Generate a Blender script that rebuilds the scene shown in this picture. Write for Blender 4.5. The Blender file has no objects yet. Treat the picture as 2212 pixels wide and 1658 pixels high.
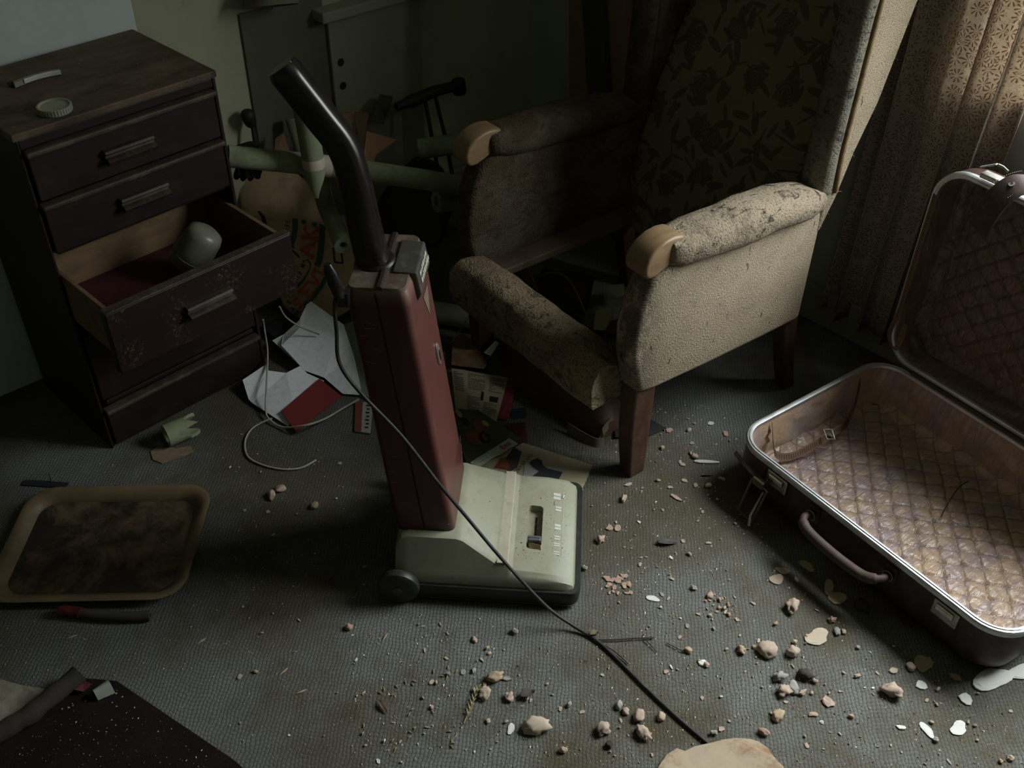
import bpy, bmesh, math, random
from mathutils import Vector, Matrix, noise
S = bpy.context.scene
COL = S.collection
PI = math.pi
rnd = random.Random(7)

# ------------------------------------------------------------------ camera
F, PITCH, ROLL, CAM_H, YAW = 2230.0, math.radians(39), math.radians(.7), 1.75, math.radians(42.7)
_hf = Vector((math.sin(YAW), math.cos(YAW), 0)); _hr = Vector((math.cos(YAW), -math.sin(YAW), 0)); _Z = Vector((0, 0, 1))
FWD = _hf*math.cos(PITCH) - _Z*math.sin(PITCH)
_up = _hf*math.sin(PITCH) + _Z*math.cos(PITCH)
RGT = _hr*math.cos(ROLL) + _up*math.sin(ROLL)
UPV = -_hr*math.sin(ROLL) + _up*math.cos(ROLL)
CAM = Vector((0, 0, CAM_H))
cd = bpy.data.cameras.new('camera'); cam = bpy.data.objects.new('camera', cd); COL.objects.link(cam)
cd.sensor_width = 36; cd.lens = F/2212*36; cd.clip_start = .02
cam.matrix_world = Matrix(((RGT.x, UPV.x, -FWD.x, 0), (RGT.y, UPV.y, -FWD.y, 0), (RGT.z, UPV.z, -FWD.z, CAM_H), (0, 0, 0, 1)))
S.camera = cam

# ------------------------------------------------------------------ light and exposure
S.view_settings.view_transform = 'Standard'; S.view_settings.look = 'None'
S.view_settings.gamma = 1; S.view_settings.use_curve_mapping = False
S.view_settings.exposure = 1.38
SKY = 17.0
w = bpy.data.worlds.new('overcast_sky'); S.world = w; w.use_nodes = True
nt = w.node_tree; nt.nodes.clear()
tc = nt.nodes.new('ShaderNodeTexCoord'); sp = nt.nodes.new('ShaderNodeSeparateXYZ'); rp = nt.nodes.new('ShaderNodeValToRGB')
bg = nt.nodes.new('ShaderNodeBackground'); ow = nt.nodes.new('ShaderNodeOutputWorld')
nt.links.new(tc.outputs['Generated'], sp.inputs[0]); nt.links.new(sp.outputs['Z'], rp.inputs[0])
rp.color_ramp.elements[0].position = .0; rp.color_ramp.elements[0].color = (.05, .055, .04, 1)
rp.color_ramp.elements[1].position = 1.; rp.color_ramp.elements[1].color = (.97, .99, 1, 1)
for p_, c_ in ((.20, .16), (.45, .50), (.70, .85)): e_ = rp.color_ramp.elements.new(p_); e_.color = (.97*c_, .99*c_, c_, 1)   # overcast: brightest overhead, trees and houses low down
nt.links.new(rp.outputs[0], bg.inputs[0]); bg.inputs[1].default_value = SKY
nt.links.new(bg.outputs[0], ow.inputs[0])
WINS = [dict(y0=-.42, y1=1.0, z0=.80, z1=2.12)]      # openings in the window wall
for WIN in WINS:
    ld = bpy.data.lights.new('window_daylight', 'AREA'); ld.shape = 'RECTANGLE'
    ld.size = WIN['z1']-WIN['z0']; ld.size_y = WIN['y1']-WIN['y0']; ld.cycles.is_portal = True
    lo = bpy.data.objects.new('window_daylight', ld); COL.objects.link(lo)
    lo.location = (2.425, (WIN['y0']+WIN['y1'])/2, (WIN['z0']+WIN['z1'])/2); lo.rotation_euler = (0, PI/2, 0)

# ------------------------------------------------------------------ measuring helpers: where a sight line meets a plane of the room
def ray(px, py): return FWD + RGT*((px-1106)/F) - UPV*((py-829)/F)
def at_z(px, py, z=0.): d = ray(px, py); return CAM + d*((z-CAM_H)/d.z)
def at_x(px, py, x): d = ray(px, py); return CAM + d*(x/d.x)
def at_y(px, py, y): d = ray(px, py); return CAM + d*(y/d.y)
def at_p(px, py, p0, n): d = ray(px, py); return CAM + d*((p0-CAM).dot(n)/d.dot(n))

# ------------------------------------------------------------------ objects
def tag(o, label=None, cat=None, group=None, kind=None):
    if label: o['label'] = label
    if cat: o['category'] = cat
    if group: o['group'] = group
    if kind: o['kind'] = kind
    return o
def thing(name, label, cat, loc=(0, 0, 0), yaw=0., group=None, rot=None):
    o = bpy.data.objects.new(name, None); COL.objects.link(o); o.empty_display_size = .05
    o.location = loc; o.rotation_euler = rot or (0, 0, yaw)
    return tag(o, label, cat, group)
def mesh_obj(name, me, parent=None):
    o = bpy.data.objects.new(name, me); COL.objects.link(o)
    if parent: o.parent = parent
    return o
def obj(name, bm, m, parent=None, smooth=None, bev=0, seg=2):
    bmesh.ops.recalc_face_normals(bm, faces=bm.faces)
    if len(bm.faces) < 4000 and all(e.is_manifold for e in bm.edges) and bm.calc_volume(signed=True) < 0: bmesh.ops.reverse_faces(bm, faces=bm.faces)
    if bev: 
        es = [e for e in bm.edges if len(e.link_faces) == 2 and e.calc_face_angle(0) > .6]
        bmesh.ops.bevel(bm, geom=es, offset=bev, segments=seg, affect='EDGES', profile=.5, clamp_overlap=True)
    me = bpy.data.meshes.new(name); bm.to_mesh(me); bm.free()
    if m: me.materials.append(m)
    if smooth is not None:
        me.polygons.foreach_set('use_smooth', [True]*len(me.polygons))
        try: me.set_sharp_from_angle(angle=math.radians(smooth))
        except Exception: pass
    return mesh_obj(name, me, parent)
def N(): return bmesh.new()
def box(bm, c, s, R=None):
    M = Matrix.Translation(c) @ (R.to_4x4() if R else Matrix.Identity(4)) @ Matrix.Diagonal((s[0], s[1], s[2], 1))
    bmesh.ops.create_cube(bm, size=1, matrix=M); return bm
def bx(bm, x0, x1, y0, y1, z0, z1): return box(bm, ((x0+x1)/2, (y0+y1)/2, (z0+z1)/2), (x1-x0, y1-y0, z1-z0))
def loft(bm, rings, caps=(True, True), closed=False, M=None):
    vs = [[bm.verts.new(M @ Vector(p) if M else p) for p in r] for r in rings]
    n = len(vs[0]); k = len(vs)
    for i in range(k if closed else k-1):
        a, b = vs[i], vs[(i+1) % k]
        for j in range(n):
            bm.faces.new((a[j], a[(j+1) % n], b[(j+1) % n], b[j]))
    if not closed:
        if caps[0]: bm.faces.new(vs[0][::-1])
        if caps[1]: bm.faces.new(vs[-1])
    return vs
def prism(bm, poly, d0, d1, axis='y'):
    """polygon in two axes extruded along the third"""
    def p(a, b, d): return {'y': (a, d, b), 'x': (d, a, b), 'z': (a, b, d)}[axis]
    loft(bm, [[p(a, b, d0) for a, b in poly], [p(a, b, d1) for a, b in poly]]); return bm
def tube(bm, pts, r, n=10, caps=True, hollow=None):
    pts = [Vector(p) for p in pts]; k = len(pts); rs = r if isinstance(r, (list, tuple)) else [r]*k
    rings = []; side = None
    for i in range(k):
        t = (pts[min(i+1, k-1)] - pts[max(i-1, 0)]).normalized()
        if side is None: side = t.orthogonal().normalized()
        side = (side - t*side.dot(t)).normalized(); up = t.cross(side)
        rings.append([pts[i] + (side*math.cos(a) + up*math.sin(a))*rs[i] for a in [2*PI*j/n for j in range(n)]])
    if hollow:
        inner = [[pts[i] + (q-pts[i])*hollow for q in rings[i]] for i in range(k)]
        loft(bm, rings + inner[::-1], closed=True)
    else: loft(bm, rings, (caps, caps))
    return bm
def spline(pts, n=8):
    pts = [Vector(p) for p in pts]; out = []
    for i in range(len(pts)-1):
        p0, p1, p2, p3 = pts[max(i-1, 0)], pts[i], pts[i+1], pts[min(i+2, len(pts)-1)]
        for k in range(n):
            t = k/n
            out.append(.5*((2*p1) + (p2-p0)*t + (2*p0-5*p1+4*p2-p3)*t*t + (3*p1-p0-3*p2+p3)*t**3))
    out.append(pts[-1]); return out
def lathe(bm, prof, n=24, axis=Vector((0, 0, 1)), c=Vector((0, 0, 0)), caps=(True, True)):
    a = axis.normalized(); s = a.orthogonal().normalized(); u = a.cross(s)
    loft(bm, [[c + a*h + (s*math.cos(2*PI*j/n) + u*math.sin(2*PI*j/n))*r for j in range(n)] for r, h in prof], caps); return bm
def rrect(x0, x1, y0, y1, r, n=8):
    o = []
    for cx, cy, a0 in ((x1-r, y1-r, 0), (x0+r, y1-r, PI/2), (x0+r, y0+r, PI), (x1-r, y0+r, 1.5*PI)):
        for i in range(n+1): a = a0 + PI/2*i/n; o.append((cx+r*math.cos(a), cy+r*math.sin(a)))
    return o
def disp(bm, amp, f, seed=0., only=None):
    for v in bm.verts:
        if only and not only(v.co): continue
        q = v.co*f + Vector((seed, seed*1.7, seed*.3)); v.co += noise.noise_vector(q)*amp
    return bm
def subd(bm, cuts=1):
    bmesh.ops.subdivide_edges(bm, edges=bm.edges[:], cuts=cuts, use_grid_fill=True); return bm
def sheet(fn, nu, nv, thick=.0006):
    """thin two-sided paper: fn(u,v) -> point"""
    bm = N(); top = [[Vector(fn(i/nu, j/nv)) for j in range(nv+1)] for i in range(nu+1)]
    nrm = (top[nu][0]-top[0][0]).cross(top[0][nv]-top[0][0]).normalized()
    if nrm.z < 0: nrm = -nrm
    A = [[bm.verts.new(p) for p in r] for r in top]; B = [[bm.verts.new(p-nrm*thick) for p in r] for r in top]
    for i in range(nu):
        for j in range(nv):
            bm.faces.new((A[i][j], A[i+1][j], A[i+1][j+1], A[i][j+1])); bm.faces.new((B[i][j], B[i][j+1], B[i+1][j+1], B[i+1][j]))
    for i in range(nu):
        bm.faces.new((A[i][0], B[i][0], B[i+1][0], A[i+1][0])); bm.faces.new((A[i][nv], A[i+1][nv], B[i+1][nv], B[i][nv]))
    for j in range(nv):
        bm.faces.new((A[0][j], A[0][j+1], B[0][j+1], B[0][j])); bm.faces.new((A[nu][j], B[nu][j], B[nu][j+1], A[nu][j+1]))
    return bm
def bil(a, b, c, d):
    a, b, c, d = map(Vector, (a, b, c, d))
    return lambda u, v: a*(1-u)*(1-v) + b*u*(1-v) + c*u*v + d*(1-u)*v
def poly_sheet(pts, thick=.001, wob=0., seed=0.):
    bm = N(); pts = [Vector(p) for p in pts]
    if wob:
        for p in pts: p.z += wob*(.5+.5*noise.noise(p*9+Vector((seed, 0, 0))))
    nrm = Vector((0, 0, 0)); 
    for i in range(len(pts)): nrm += (pts[i]-pts[0]).cross(pts[(i+1) % len(pts)]-pts[0])
    nrm.normalize()
    if nrm.z < 0: nrm = -nrm
    a = [bm.verts.new(p) for p in pts]; b = [bm.verts.new(p-nrm*thick) for p in pts]
    fa = bm.faces.new(a); fb = bm.faces.new(b[::-1]); n = len(pts)
    for i in range(n): bm.faces.new((a[i], b[i], b[(i+1) % n], a[(i+1) % n]))
    bmesh.ops.triangulate(bm, faces=[fa, fb]); return bm
def quads(bm, fn, rects, lift):
    """flat print: rectangles in (u,v) of a sheet, laid just over it"""
    for u0, v0, u1, v1 in rects:
        c = [Vector(fn(u, v)) for u, v in ((u0, v0), (u1, v0), (u1, v1), (u0, v1))]
        bm.faces.new([bm.verts.new(p+lift) for p in c])
    return bm
def text_lines(u0, v0, u1, v1, n, r, fill=.55, along='u'):
    out = []
    for i in range(n):
        a = v0 + (v1-v0)*(i+.2)/n; b = a + (v1-v0)/n*fill; p = u0
        while p < u1 - .01:
            q = min(p + r.uniform(.02, .06)*(u1-u0)*2.5, u1)
            out.append((p, a, q, b)); p = q + .012*(u1-u0)*2
            if r.random() < .06: break
    return out if along == 'u' else [(a, p, b, q) for p, a, q, b in out]
def glyphs(txt, size, bold=0.):
    cu = bpy.data.curves.new('t', 'FONT'); cu.body = txt; cu.size = size; cu.offset = bold; cu.resolution_u = 3
    cu.align_x = 'CENTER'; cu.align_y = 'CENTER'
    o = bpy.data.objects.new('t', cu); me = bpy.data.meshes.new_from_object(o)
    v = [tuple(x.co) for x in me.vertices]; f = [tuple(p.vertices) for p in me.polygons]
    bpy.data.objects.remove(o); bpy.data.curves.remove(cu); bpy.data.meshes.remove(me); return v, f
def put_text(bm, txt, size, o, ex, ey, bold=0.):
    v, f = glyphs(txt, size, bold); vs = [bm.verts.new(Vector(o) + Vector(ex)*a[0] + Vector(ey)*a[1]) for a in v]
    for p in f:
        try: bm.faces.new([vs[i] for i in p])
        except ValueError: pass
    return bm
class Frame:
    def __init__(s, O, yaw):
        s.O = Vector(O); s.yaw = yaw; s.ex = Vector((math.cos(yaw), math.sin(yaw), 0)); s.ey = Vector((-math.sin(yaw), math.cos(yaw), 0))
    def loc(s, p): q = Vector(p)-s.O; return Vector((q.dot(s.ex), q.dot(s.ey), q.z))
    def wld(s, p): return s.O + s.ex*p[0] + s.ey*p[1] + _Z*p[2]

# ------------------------------------------------------------------ materials
class NT:
    def __init__(s, name):
        s.m = bpy.data.materials.new(name); s.m.use_nodes = True; s.t = s.m.node_tree
        s.b = s.t.nodes['Principled BSDF']; s.tc = s.t.nodes.new('ShaderNodeTexCoord')
    def n(s, ty, **k):
        x = s.t.nodes.new('ShaderNode'+ty)
        for a, v in k.items():
            if a.startswith('i_'):
                key = a[2:]; x.inputs[int(key) if key.isdigit() else key].default_value = v
            else: setattr(x, a, v)
        return x
    def l(s, a, b): s.t.links.new(a, b)
    def coord(s, sc=(1, 1, 1), rot=(0, 0, 0)):
        m = s.n('Mapping'); m.inputs['Scale'].default_value = sc; m.inputs['Rotation'].default_value = rot
        s.l(s.tc.outputs['Object'], m.inputs[0]); return m.outputs[0]
    def noise(s, scale, detail=4, rough=.6, vec=None, dist=0.):
        x = s.n('TexNoise'); x.inputs['Scale'].default_value = scale; x.inputs['Detail'].default_value = detail
        x.inputs['Roughness'].default_value = rough; x.inputs['Distortion'].default_value = dist
        s.l(vec or s.tc.outputs['Object'], x.inputs['Vector']); return x.outputs[0]
    def ramp(s, f, a, b, ca=(0, 0, 0, 1), cb=(1, 1, 1, 1)):
        r = s.n('ValToRGB'); e = r.color_ramp.elements; e[0].position = a; e[1].position = b; e[0].color = ca; e[1].color = cb
        s.l(f, r.inputs[0]); return r.outputs[0]
    def mix(s, f, a, b, mode='MIX'):
        x = s.n('MixRGB', blend_type=mode)
        for i, v in ((0, f), (1, a), (2, b)):
            if isinstance(v, (int, float)): x.inputs[i].default_value = v
            elif isinstance(v, tuple): x.inputs[i].default_value = (*v[:3], 1)
            else: s.l(v, x.inputs[i])
        return x.outputs[0]
    def math(s, op, a, b=None, c=None):
        x = s.n('Math', operation=op)
        for i, v in enumerate((a, b, c)):
            if v is None: continue
            if isinstance(v, (int, float)): x.inputs[i].default_value = v
            else: s.l(v, x.inputs[i])
        return x.outputs[0]
    def vmath(s, op, a, b=None):
        x = s.n('VectorMath', operation=op)
        for i, v in enumerate((a, b)):
            if v is None: continue
            if isinstance(v, tuple): x.inputs[i].default_value = v
            else: s.l(v, x.inputs[i])
        return x.outputs[0]
    def bump(s, h, strength=.5, dist=.002, prev=None):
        x = s.n('Bump'); x.inputs['Strength'].default_value = strength; x.inputs['Distance'].default_value = dist
        s.l(h, x.inputs['Height'])
        if prev: s.l(prev, x.inputs['Normal'])
        return x.outputs[0]
    def done(s, col, rough=.7, normal=None, metal=0., spec=.5):
        for k, v in (('Base Color', col), ('Roughness', rough), ('Metallic', metal), ('Specular IOR Level', spec), ('Normal', normal)):
            if v is None: continue
            if isinstance(v, (int, float)): s.b.inputs[k].default_value = v
            elif isinstance(v, tuple): s.b.inputs[k].default_value = (*v[:3], 1)
            else: s.l(v, s.b.inputs[k])
        return s.m
def simple(name, c, c2=None, sc=8, rough=.7, metal=0., bump=0., bsc=80, dust=None, da=.5, dsc=14, spec=.4, stretch=None, updust_light=0., dr=(.5, .68)):
    k = NT(name); v = k.coord(stretch) if stretch else None
    col = k.mix(k.ramp(k.noise(sc, 5, .65, v), .35, .68), c, c2 if c2 else tuple(x*.7 for x in c))
    if dust: 
        f = k.ramp(k.noise(dsc, 8, .75), *dr)
        if updust_light:
            g = k.n('NewGeometry'); sx = k.n('SeparateXYZ'); k.l(g.outputs['Normal'], sx.inputs[0])
            up = k.math('MULTIPLY', k.math('MAXIMUM', k.math('SUBTRACT', sx.outputs[2], .065), 0.), updust_light)
            f = k.math('MAXIMUM', k.math('MULTIPLY', f, da), k.math('MULTIPLY', up, k.math('ADD', k.noise(dsc*2, 6, .7), .25)))
        else: f = k.math('MULTIPLY', f, da)
        col = k.mix(f, col, dust)
    nm = k.bump(k.noise(bsc, 6, .7, v), .6, bump) if bump else None
    return k.done(col, rough, nm, metal, spec)

def mat_carpet():
    k = NT('grey_loop_carpet'); v = k.coord((1, 1, 1), (0, 0, YAW+.06))
    wob = k.n('TexNoise'); wob.inputs['Scale'].default_value = 22; wob.inputs['Detail'].default_value = 3; k.l(v, wob.inputs['Vector'])
    v2 = k.vmath('ADD', v, k.vmath('SCALE', k.vmath('SUBTRACT', wob.outputs['Color'], (.5, .5, .5))))
    for nd in k.t.nodes:
        if nd.type == 'VECT_MATH' and nd.operation == 'SCALE': nd.inputs['Scale'].default_value = .015
    s = k.n('SeparateXYZ'); k.l(v2, s.inputs[0])
    a = k.math('ABSOLUTE', k.math('SINE', k.math('MULTIPLY', s.outputs[0], PI/.0076)))
    col_id = k.math('FLOOR', k.math('DIVIDE', s.outputs[0], .0076))
    wn = k.n('TexWhiteNoise'); wn.noise_dimensions = '1D'; k.l(col_id, wn.inputs['W'])
    b = k.math('ABSOLUTE', k.math('SINE', k.math('ADD', k.math('MULTIPLY', s.outputs[1], PI/.0088), k.math('MULTIPLY', wn.outputs[0], 6.))))
    h = k.math('MULTIPLY', k.math('POWER', a, .6), k.math('ADD', .35, k.math('MULTIPLY', b, .65)))
    fine = k.noise(520, 4, .8)
    h2 = k.math('ADD', k.math('MULTIPLY', h, .8), k.math('MULTIPLY', fine, 1.1))
    base = k.mix(k.ramp(k.noise(3.2, 5, .65), .3, .72), (.146, .153, .148), (.094, .095, .082))
    base = k.mix(k.math('MULTIPLY', k.ramp(k.noise(420, 4, .85), .38, .66), .75), base, (.23, .235, .22))
    base = k.mix(k.ramp(h, .08, .55), (.050, .053, .050), base)
    base = k.mix(k.math('MULTIPLY', k.ramp(k.noise(1.5, 6, .65), .42, .58), .75), base, (.082, .070, .048))
    dirt = k.mix(k.noise(6, 4), (.075, .052, .03), (.06, .06, .035))
    base = k.mix(k.math('MULTIPLY', k.ramp(k.noise(2.3, 8, .72), .46, .64), .85), base, dirt)
    base = k.mix(k.math('MULTIPLY', k.ramp(k.noise(9, 8, .75), .62, .74), .6), base, (.15, .115, .08))
    base = k.mix(k.math('MULTIPLY', k.ramp(k.noise(5.1, 8, .75), .6, .72), .7), base, (.03, .025, .018))
    base = k.mix(k.math('MULTIPLY', k.ramp(k.noise(230, 3, .6), .66, .72), .85), base, (.38, .34, .27))
    return k.done(base, .95, k.bump(h2, .5, .004), 0, .1)
def mat_wall(name, c, stain=(.10, .10, .07)):
    k = NT(name)
    col = k.mix(k.ramp(k.noise(1.6, 6, .7), .4, .7), c, tuple(x*.72 for x in c))
    col = k.mix(k.math('MULTIPLY', k.ramp(k.noise(4.5, 9, .78), .58, .74), .6), col, stain)
    return k.done(col, .85, k.bump(k.noise(130, 5, .7), .3, .001), 0, .2)
def mat_boucle(name, c, dot, dirt, amt=.7, flat_=False, front=False):
    """beige looped upholstery with small dark pits, soiled in patches"""
    k = NT(name); 
    vo = k.n('TexVoronoi'); vo.inputs['Scale'].default_value = 165; vo.inputs['Randomness'].default_value = .65
    if flat_: vo.voronoi_dimensions = '2D'
    if flat_:
        s0 = k.n('SeparateXYZ'); k.l(k.tc.outputs['Object'], s0.inputs[0]); c0 = k.n('CombineXYZ')
        k.l(k.math('ADD', s0.outputs[0], k.math('MULTIPLY', s0.outputs[1], .8)), c0.inputs[0]); k.l(k.math('MULTIPLY', s0.outputs[2], 1.2), c0.inputs[1]); k.l(c0.outputs[0], vo.inputs['Vector'])
    else: k.l(k.coord((1, .8, 1.25)), vo.inputs['Vector'])
    d = vo.outputs['Distance']
    col = k.mix(k.ramp(k.noise(5, 5, .6), .3, .75), c, tuple(x*.8 for x in c))
    col = k.mix(k.ramp(d, .13 if flat_ else .18, .27 if flat_ else .34), dot, col)
    big = k.ramp(k.noise(7, 9, .78), .47, .58)
    col = k.mix(k.math('MULTIPLY', big, amt), col, dirt)
    col = k.mix(k.math('MULTIPLY', k.ramp(k.noise(30, 7, .8, k.coord((.5, 1, 1.2), (0, .6, .3)), 1.2), .545, .60), min(1, amt*1.1)), col, (.018, .016, .018))
    if front:                    # rubbed and blackened leading edge, a few short scuffs further back
        sx = k.n('SeparateXYZ'); k.l(k.tc.outputs['Object'], sx.inputs[0])
        e = k.math('MULTIPLY', k.ramp(sx.outputs[0], .03, .135, (1, 1, 1, 1), (0, 0, 0, 1)), k.ramp(k.noise(24, 7, .75, k.coord((1, 1, .6), (0, .5, 0))), .38, .54))
        col = k.mix(k.math('MULTIPLY', e, .85), col, (.035, .03, .03))
        sc = k.ramp(k.noise(38, 3, .6, k.coord((1.2, 1, .35), (0, .35, 0))), .655, .69)
        col = k.mix(k.math('MULTIPLY', sc, .9), col, (.03, .027, .03))
    h = k.math('ADD', k.math('MULTIPLY', d, .8), k.math('MULTIPLY', k.noise(420, 4, .7), .5))
    return k.done(col, .95, k.bump(h, .5 if flat_ else .9, .003), 0, .1)
def petals(k, scale, seed, n, r_in, r_out, rand=.8, sharp=.0):
    """bursts of n strokes round scattered centres"""
    v = k.vmath('ADD', k.tc.outputs['UV'], (seed, seed*.7, 0)); v = k.vmath('MULTIPLY', v, (scale, scale, 0.))
    vo = k.n('TexVoronoi'); vo.voronoi_dimensions = '2D'; vo.inputs['Scale'].default_value = 1; vo.inputs['Randomness'].default_value = rand; k.l(v, vo.inputs['Vector'])
    dv = k.n('SeparateXYZ'); k.l(k.vmath('SUBTRACT', v, vo.outputs['Position']), dv.inputs[0])
    ang = k.math('ARCTAN2', dv.outputs[1], dv.outputs[0]); cr = k.n('SeparateXYZ'); k.l(vo.outputs['Color'], cr.inputs[0])
    ang = k.math('ADD', ang, k.math('MULTIPLY', cr.outputs[0], 6.28))
    return v, vo.outputs['Distance'], ang, cr, dv
def mat_curtain():
    k = NT('sprigged_curtain_cotton'); 
    v, d, ang, cr, dv = petals(k, 32, .3, 8, 0, 0, .9)
    st = k.math('MULTIPLY', k.ramp(k.math('ADD', k.math('COSINE', k.math('MULTIPLY', ang, 8)), k.math('MULTIPLY', k.noise(150), .4)), .55, .8), k.ramp(d, .12, .2))
    st = k.math('MULTIPLY', st, k.ramp(d, .5, .56, (1, 1, 1, 1), (0, 0, 0, 1)))
    v2, d2, a2, c2, dv2 = petals(k, 62, 3.1, 5, 0, 0, 1.)
    s2 = k.math('MULTIPLY', k.ramp(k.math('COSINE', k.math('MULTIPLY', a2, 5)), .3, .6), k.ramp(d2, .35, .42, (1, 1, 1, 1), (0, 0, 0, 1)))
    pat = k.math('MAXIMUM', st, k.math('MULTIPLY', s2, .5))
    base = k.mix(k.noise(3, 4), (.62, .54, .44), (.54, .49, .42))
    col = k.mix(k.math('MULTIPLY', pat, .9), base, (.26, .15, .11))
    k.done(col, .9, k.bump(k.noise(900, 3), .3, .0006), 0, .1)
    tr = k.n('BsdfTranslucent'); k.l(col, tr.inputs[0]); mx = k.n('MixShader'); mx.inputs[0].default_value = .42
    k.l(k.b.outputs[0], mx.inputs[1]); k.l(tr.outputs[0], mx.inputs[2]); k.l(mx.outputs[0], k.t.nodes['Material Output'].inputs[0])
    return k.m
def mat_floral():
    k = NT('olive_floral_upholstery')
    wv = k.noise(40, 3, .6)
    v, d, ang, cr, dv = petals(k, 7.4, .55, 7, 0, 0, .75)
    edge = k.math('ADD', k.math('ADD', .19, k.math('MULTIPLY', k.math('COSINE', k.math('MULTIPLY', ang, 7)), .035)), k.math('MULTIPLY', wv, .10))
    fl = k.math('LESS_THAN', d, edge)
    fl = k.math('MULTIPLY', fl, k.math('ADD', .55, k.math('MULTIPLY', .45, k.ramp(k.math('SINE', k.math('ADD', k.math('MULTIPLY', d, 95), k.math('MULTIPLY', ang, 3))), .3, .6))))
    tot = fl
    for sc, sd, lx, ly in ((15, 2.2, .44, .15), (18, 5.7, .42, .12), (12, 8.8, .47, .035)):
        v, d, ang, cr, dv = petals(k, sc, sd, 1, 0, 0, 1.)
        ex = k.math('DIVIDE', k.math('MULTIPLY', d, k.math('COSINE', ang)), lx); ey = k.math('DIVIDE', k.math('MULTIPLY', d, k.math('SINE', ang)), ly)
        lf = k.math('LESS_THAN', k.math('ADD', k.math('MULTIPLY', ex, ex), k.math('MULTIPLY', ey, ey)), k.math('ADD', .55, k.math('MULTIPLY', wv, .7)))
        tot = k.math('MAXIMUM', tot, k.math('MULTIPLY', lf, .85))
    base = k.mix(k.noise(8, 6, .7), (.215, .178, .105), (.155, .13, .08))
    col = k.mix(tot, base, (.075, .062, .045))
    col = k.mix(k.math('MULTIPLY', k.ramp(k.noise(5, 8, .7), .55, .7), .35), col, (.16, .08, .04))
    return k.done(col, .95, k.bump(k.noise(600, 4, .7), .5, .002), 0, .1)
def mat_satin(name, c, c2, quilt=True):
    k = NT(name); v = k.coord((1, 1, 1))
    col = k.mix(k.ramp(k.noise(9, 6, .7), .3, .7), c, c2)
    col = k.mix(k.math('MULTIPLY', k.ramp(k.noise(3.5, 7, .7), .5, .7), .5), col, tuple(x*.45 for x in c))
    h = k.noise(1, 4, .6, k.coord((16, 85, 16)), .6)
    st = k.noise(1, 4, .6, k.coord((9, 34, 9)), .9)
    col = k.mix(k.math('MULTIPLY', k.ramp(st, .45, .58), .6), col, (c2[0]*.72, c2[1]*.72, c2[2]*1.05))
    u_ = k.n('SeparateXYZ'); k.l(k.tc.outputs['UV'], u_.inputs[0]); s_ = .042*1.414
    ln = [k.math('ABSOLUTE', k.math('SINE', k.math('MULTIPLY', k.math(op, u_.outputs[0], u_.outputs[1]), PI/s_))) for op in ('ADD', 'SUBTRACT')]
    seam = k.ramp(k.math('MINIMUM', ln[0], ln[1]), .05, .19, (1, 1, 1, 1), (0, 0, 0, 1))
    if quilt: col = k.mix(k.math('MULTIPLY', seam, .78), col, tuple(x*.22 for x in c))       # stitched seams, with the shade of their grooves painted in
    m = k.done(col, .33, k.bump(h, .8, .008), 0, .6)
    k.b.inputs['Sheen Weight'].default_value = .25
    return m
def mat_wood(name, c, c2, sc=3, rough=.6, stretch=(1, 12, 12), dust=None, da=.4, dsc=9, bump=.0006, updust_light=0.):
    return simple(name, c, c2, sc, rough, 0, bump, 30, dust, da, dsc, .35, stretch, updust_light)
def glass(name):
    k = NT(name); t = k.n('BsdfTransparent'); g = k.n('BsdfGlossy'); g.inputs['Roughness'].default_value = .02
    t.inputs[0].default_value = (.93, .95, .94, 1)
    mx = k.n('MixShader'); mx.inputs[0].default_value = .06
    k.l(t.outputs[0], mx.inputs[1]); k.l(g.outputs[0], mx.inputs[2]); k.l(mx.outputs[0], k.t.nodes['Material Output'].inputs[0])
    return k.m
def set_uv(o, fn):
    me = o.data; uv = me.uv_layers.new(name='uv')
    for lp in me.loops: uv.data[lp.index].uv = fn(me.vertices[lp.vertex_index].co)
def pave(o, mats):
    for m in mats: o.data.materials.append(m)

# ================================================================== the room
WX, BY = 2.335, 2.47
m_wall = mat_wall('faded_green_wall_paint', (.42, .43, .30))
m_wall2 = mat_wall('grey_window_wall_paint', (.42, .45, .40))
m_trim = mat_wall('dirty_grey_gloss_trim', (.34, .33, .26))
m_ceil = mat_wall('stained_ceiling_paint', (.82, .82, .76)); m_dim = mat_wall('dim_far_wall_paint', (.42, .42, .37))
m_white = mat_wall('white_gloss_window_paint', (.6, .62, .6))
o = obj('floor', bx(N(), -2.2, WX+.1, -2.4, BY+.1, -.06, 0), mat_carpet()); tag(o, kind='structure')
o = obj('ceiling', bx(N(), -2.3, WX+.1, -2.5, BY+.1, 2.42, 2.5), m_ceil); tag(o, kind='structure')
o = obj('wall_back', bx(N(), -2.3, WX+.1, BY, BY+.1, 0, 2.42), m_wall); tag(o, kind='structure')
o = obj('wall_left', bx(N(), -2.3, -2.2, -2.5, BY, 0, 2.42), m_dim); tag(o, kind='structure')
o = obj('wall_front', bx(N(), -2.2, WX+.1, -2.5, -2.4, 0, 2.42), m_dim); tag(o, kind='structure')
bm = N(); T = .16
bx(bm, WX, WX+T, -2.4, BY, 0, WIN['z0']); bx(bm, WX, WX+T, -2.4, BY, WIN['z1'], 2.42)
ys = [-2.4] + [v_ for W_ in WINS[::-1] for v_ in (W_['y0'], W_['y1'])] + [BY]
for a, b in zip(ys[::2], ys[1::2]): bx(bm, WX, WX+T, a, b, WIN['z0'], WIN['z1'])
o = obj('wall_right', bm, m_wall2); tag(o, kind='structure')
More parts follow.
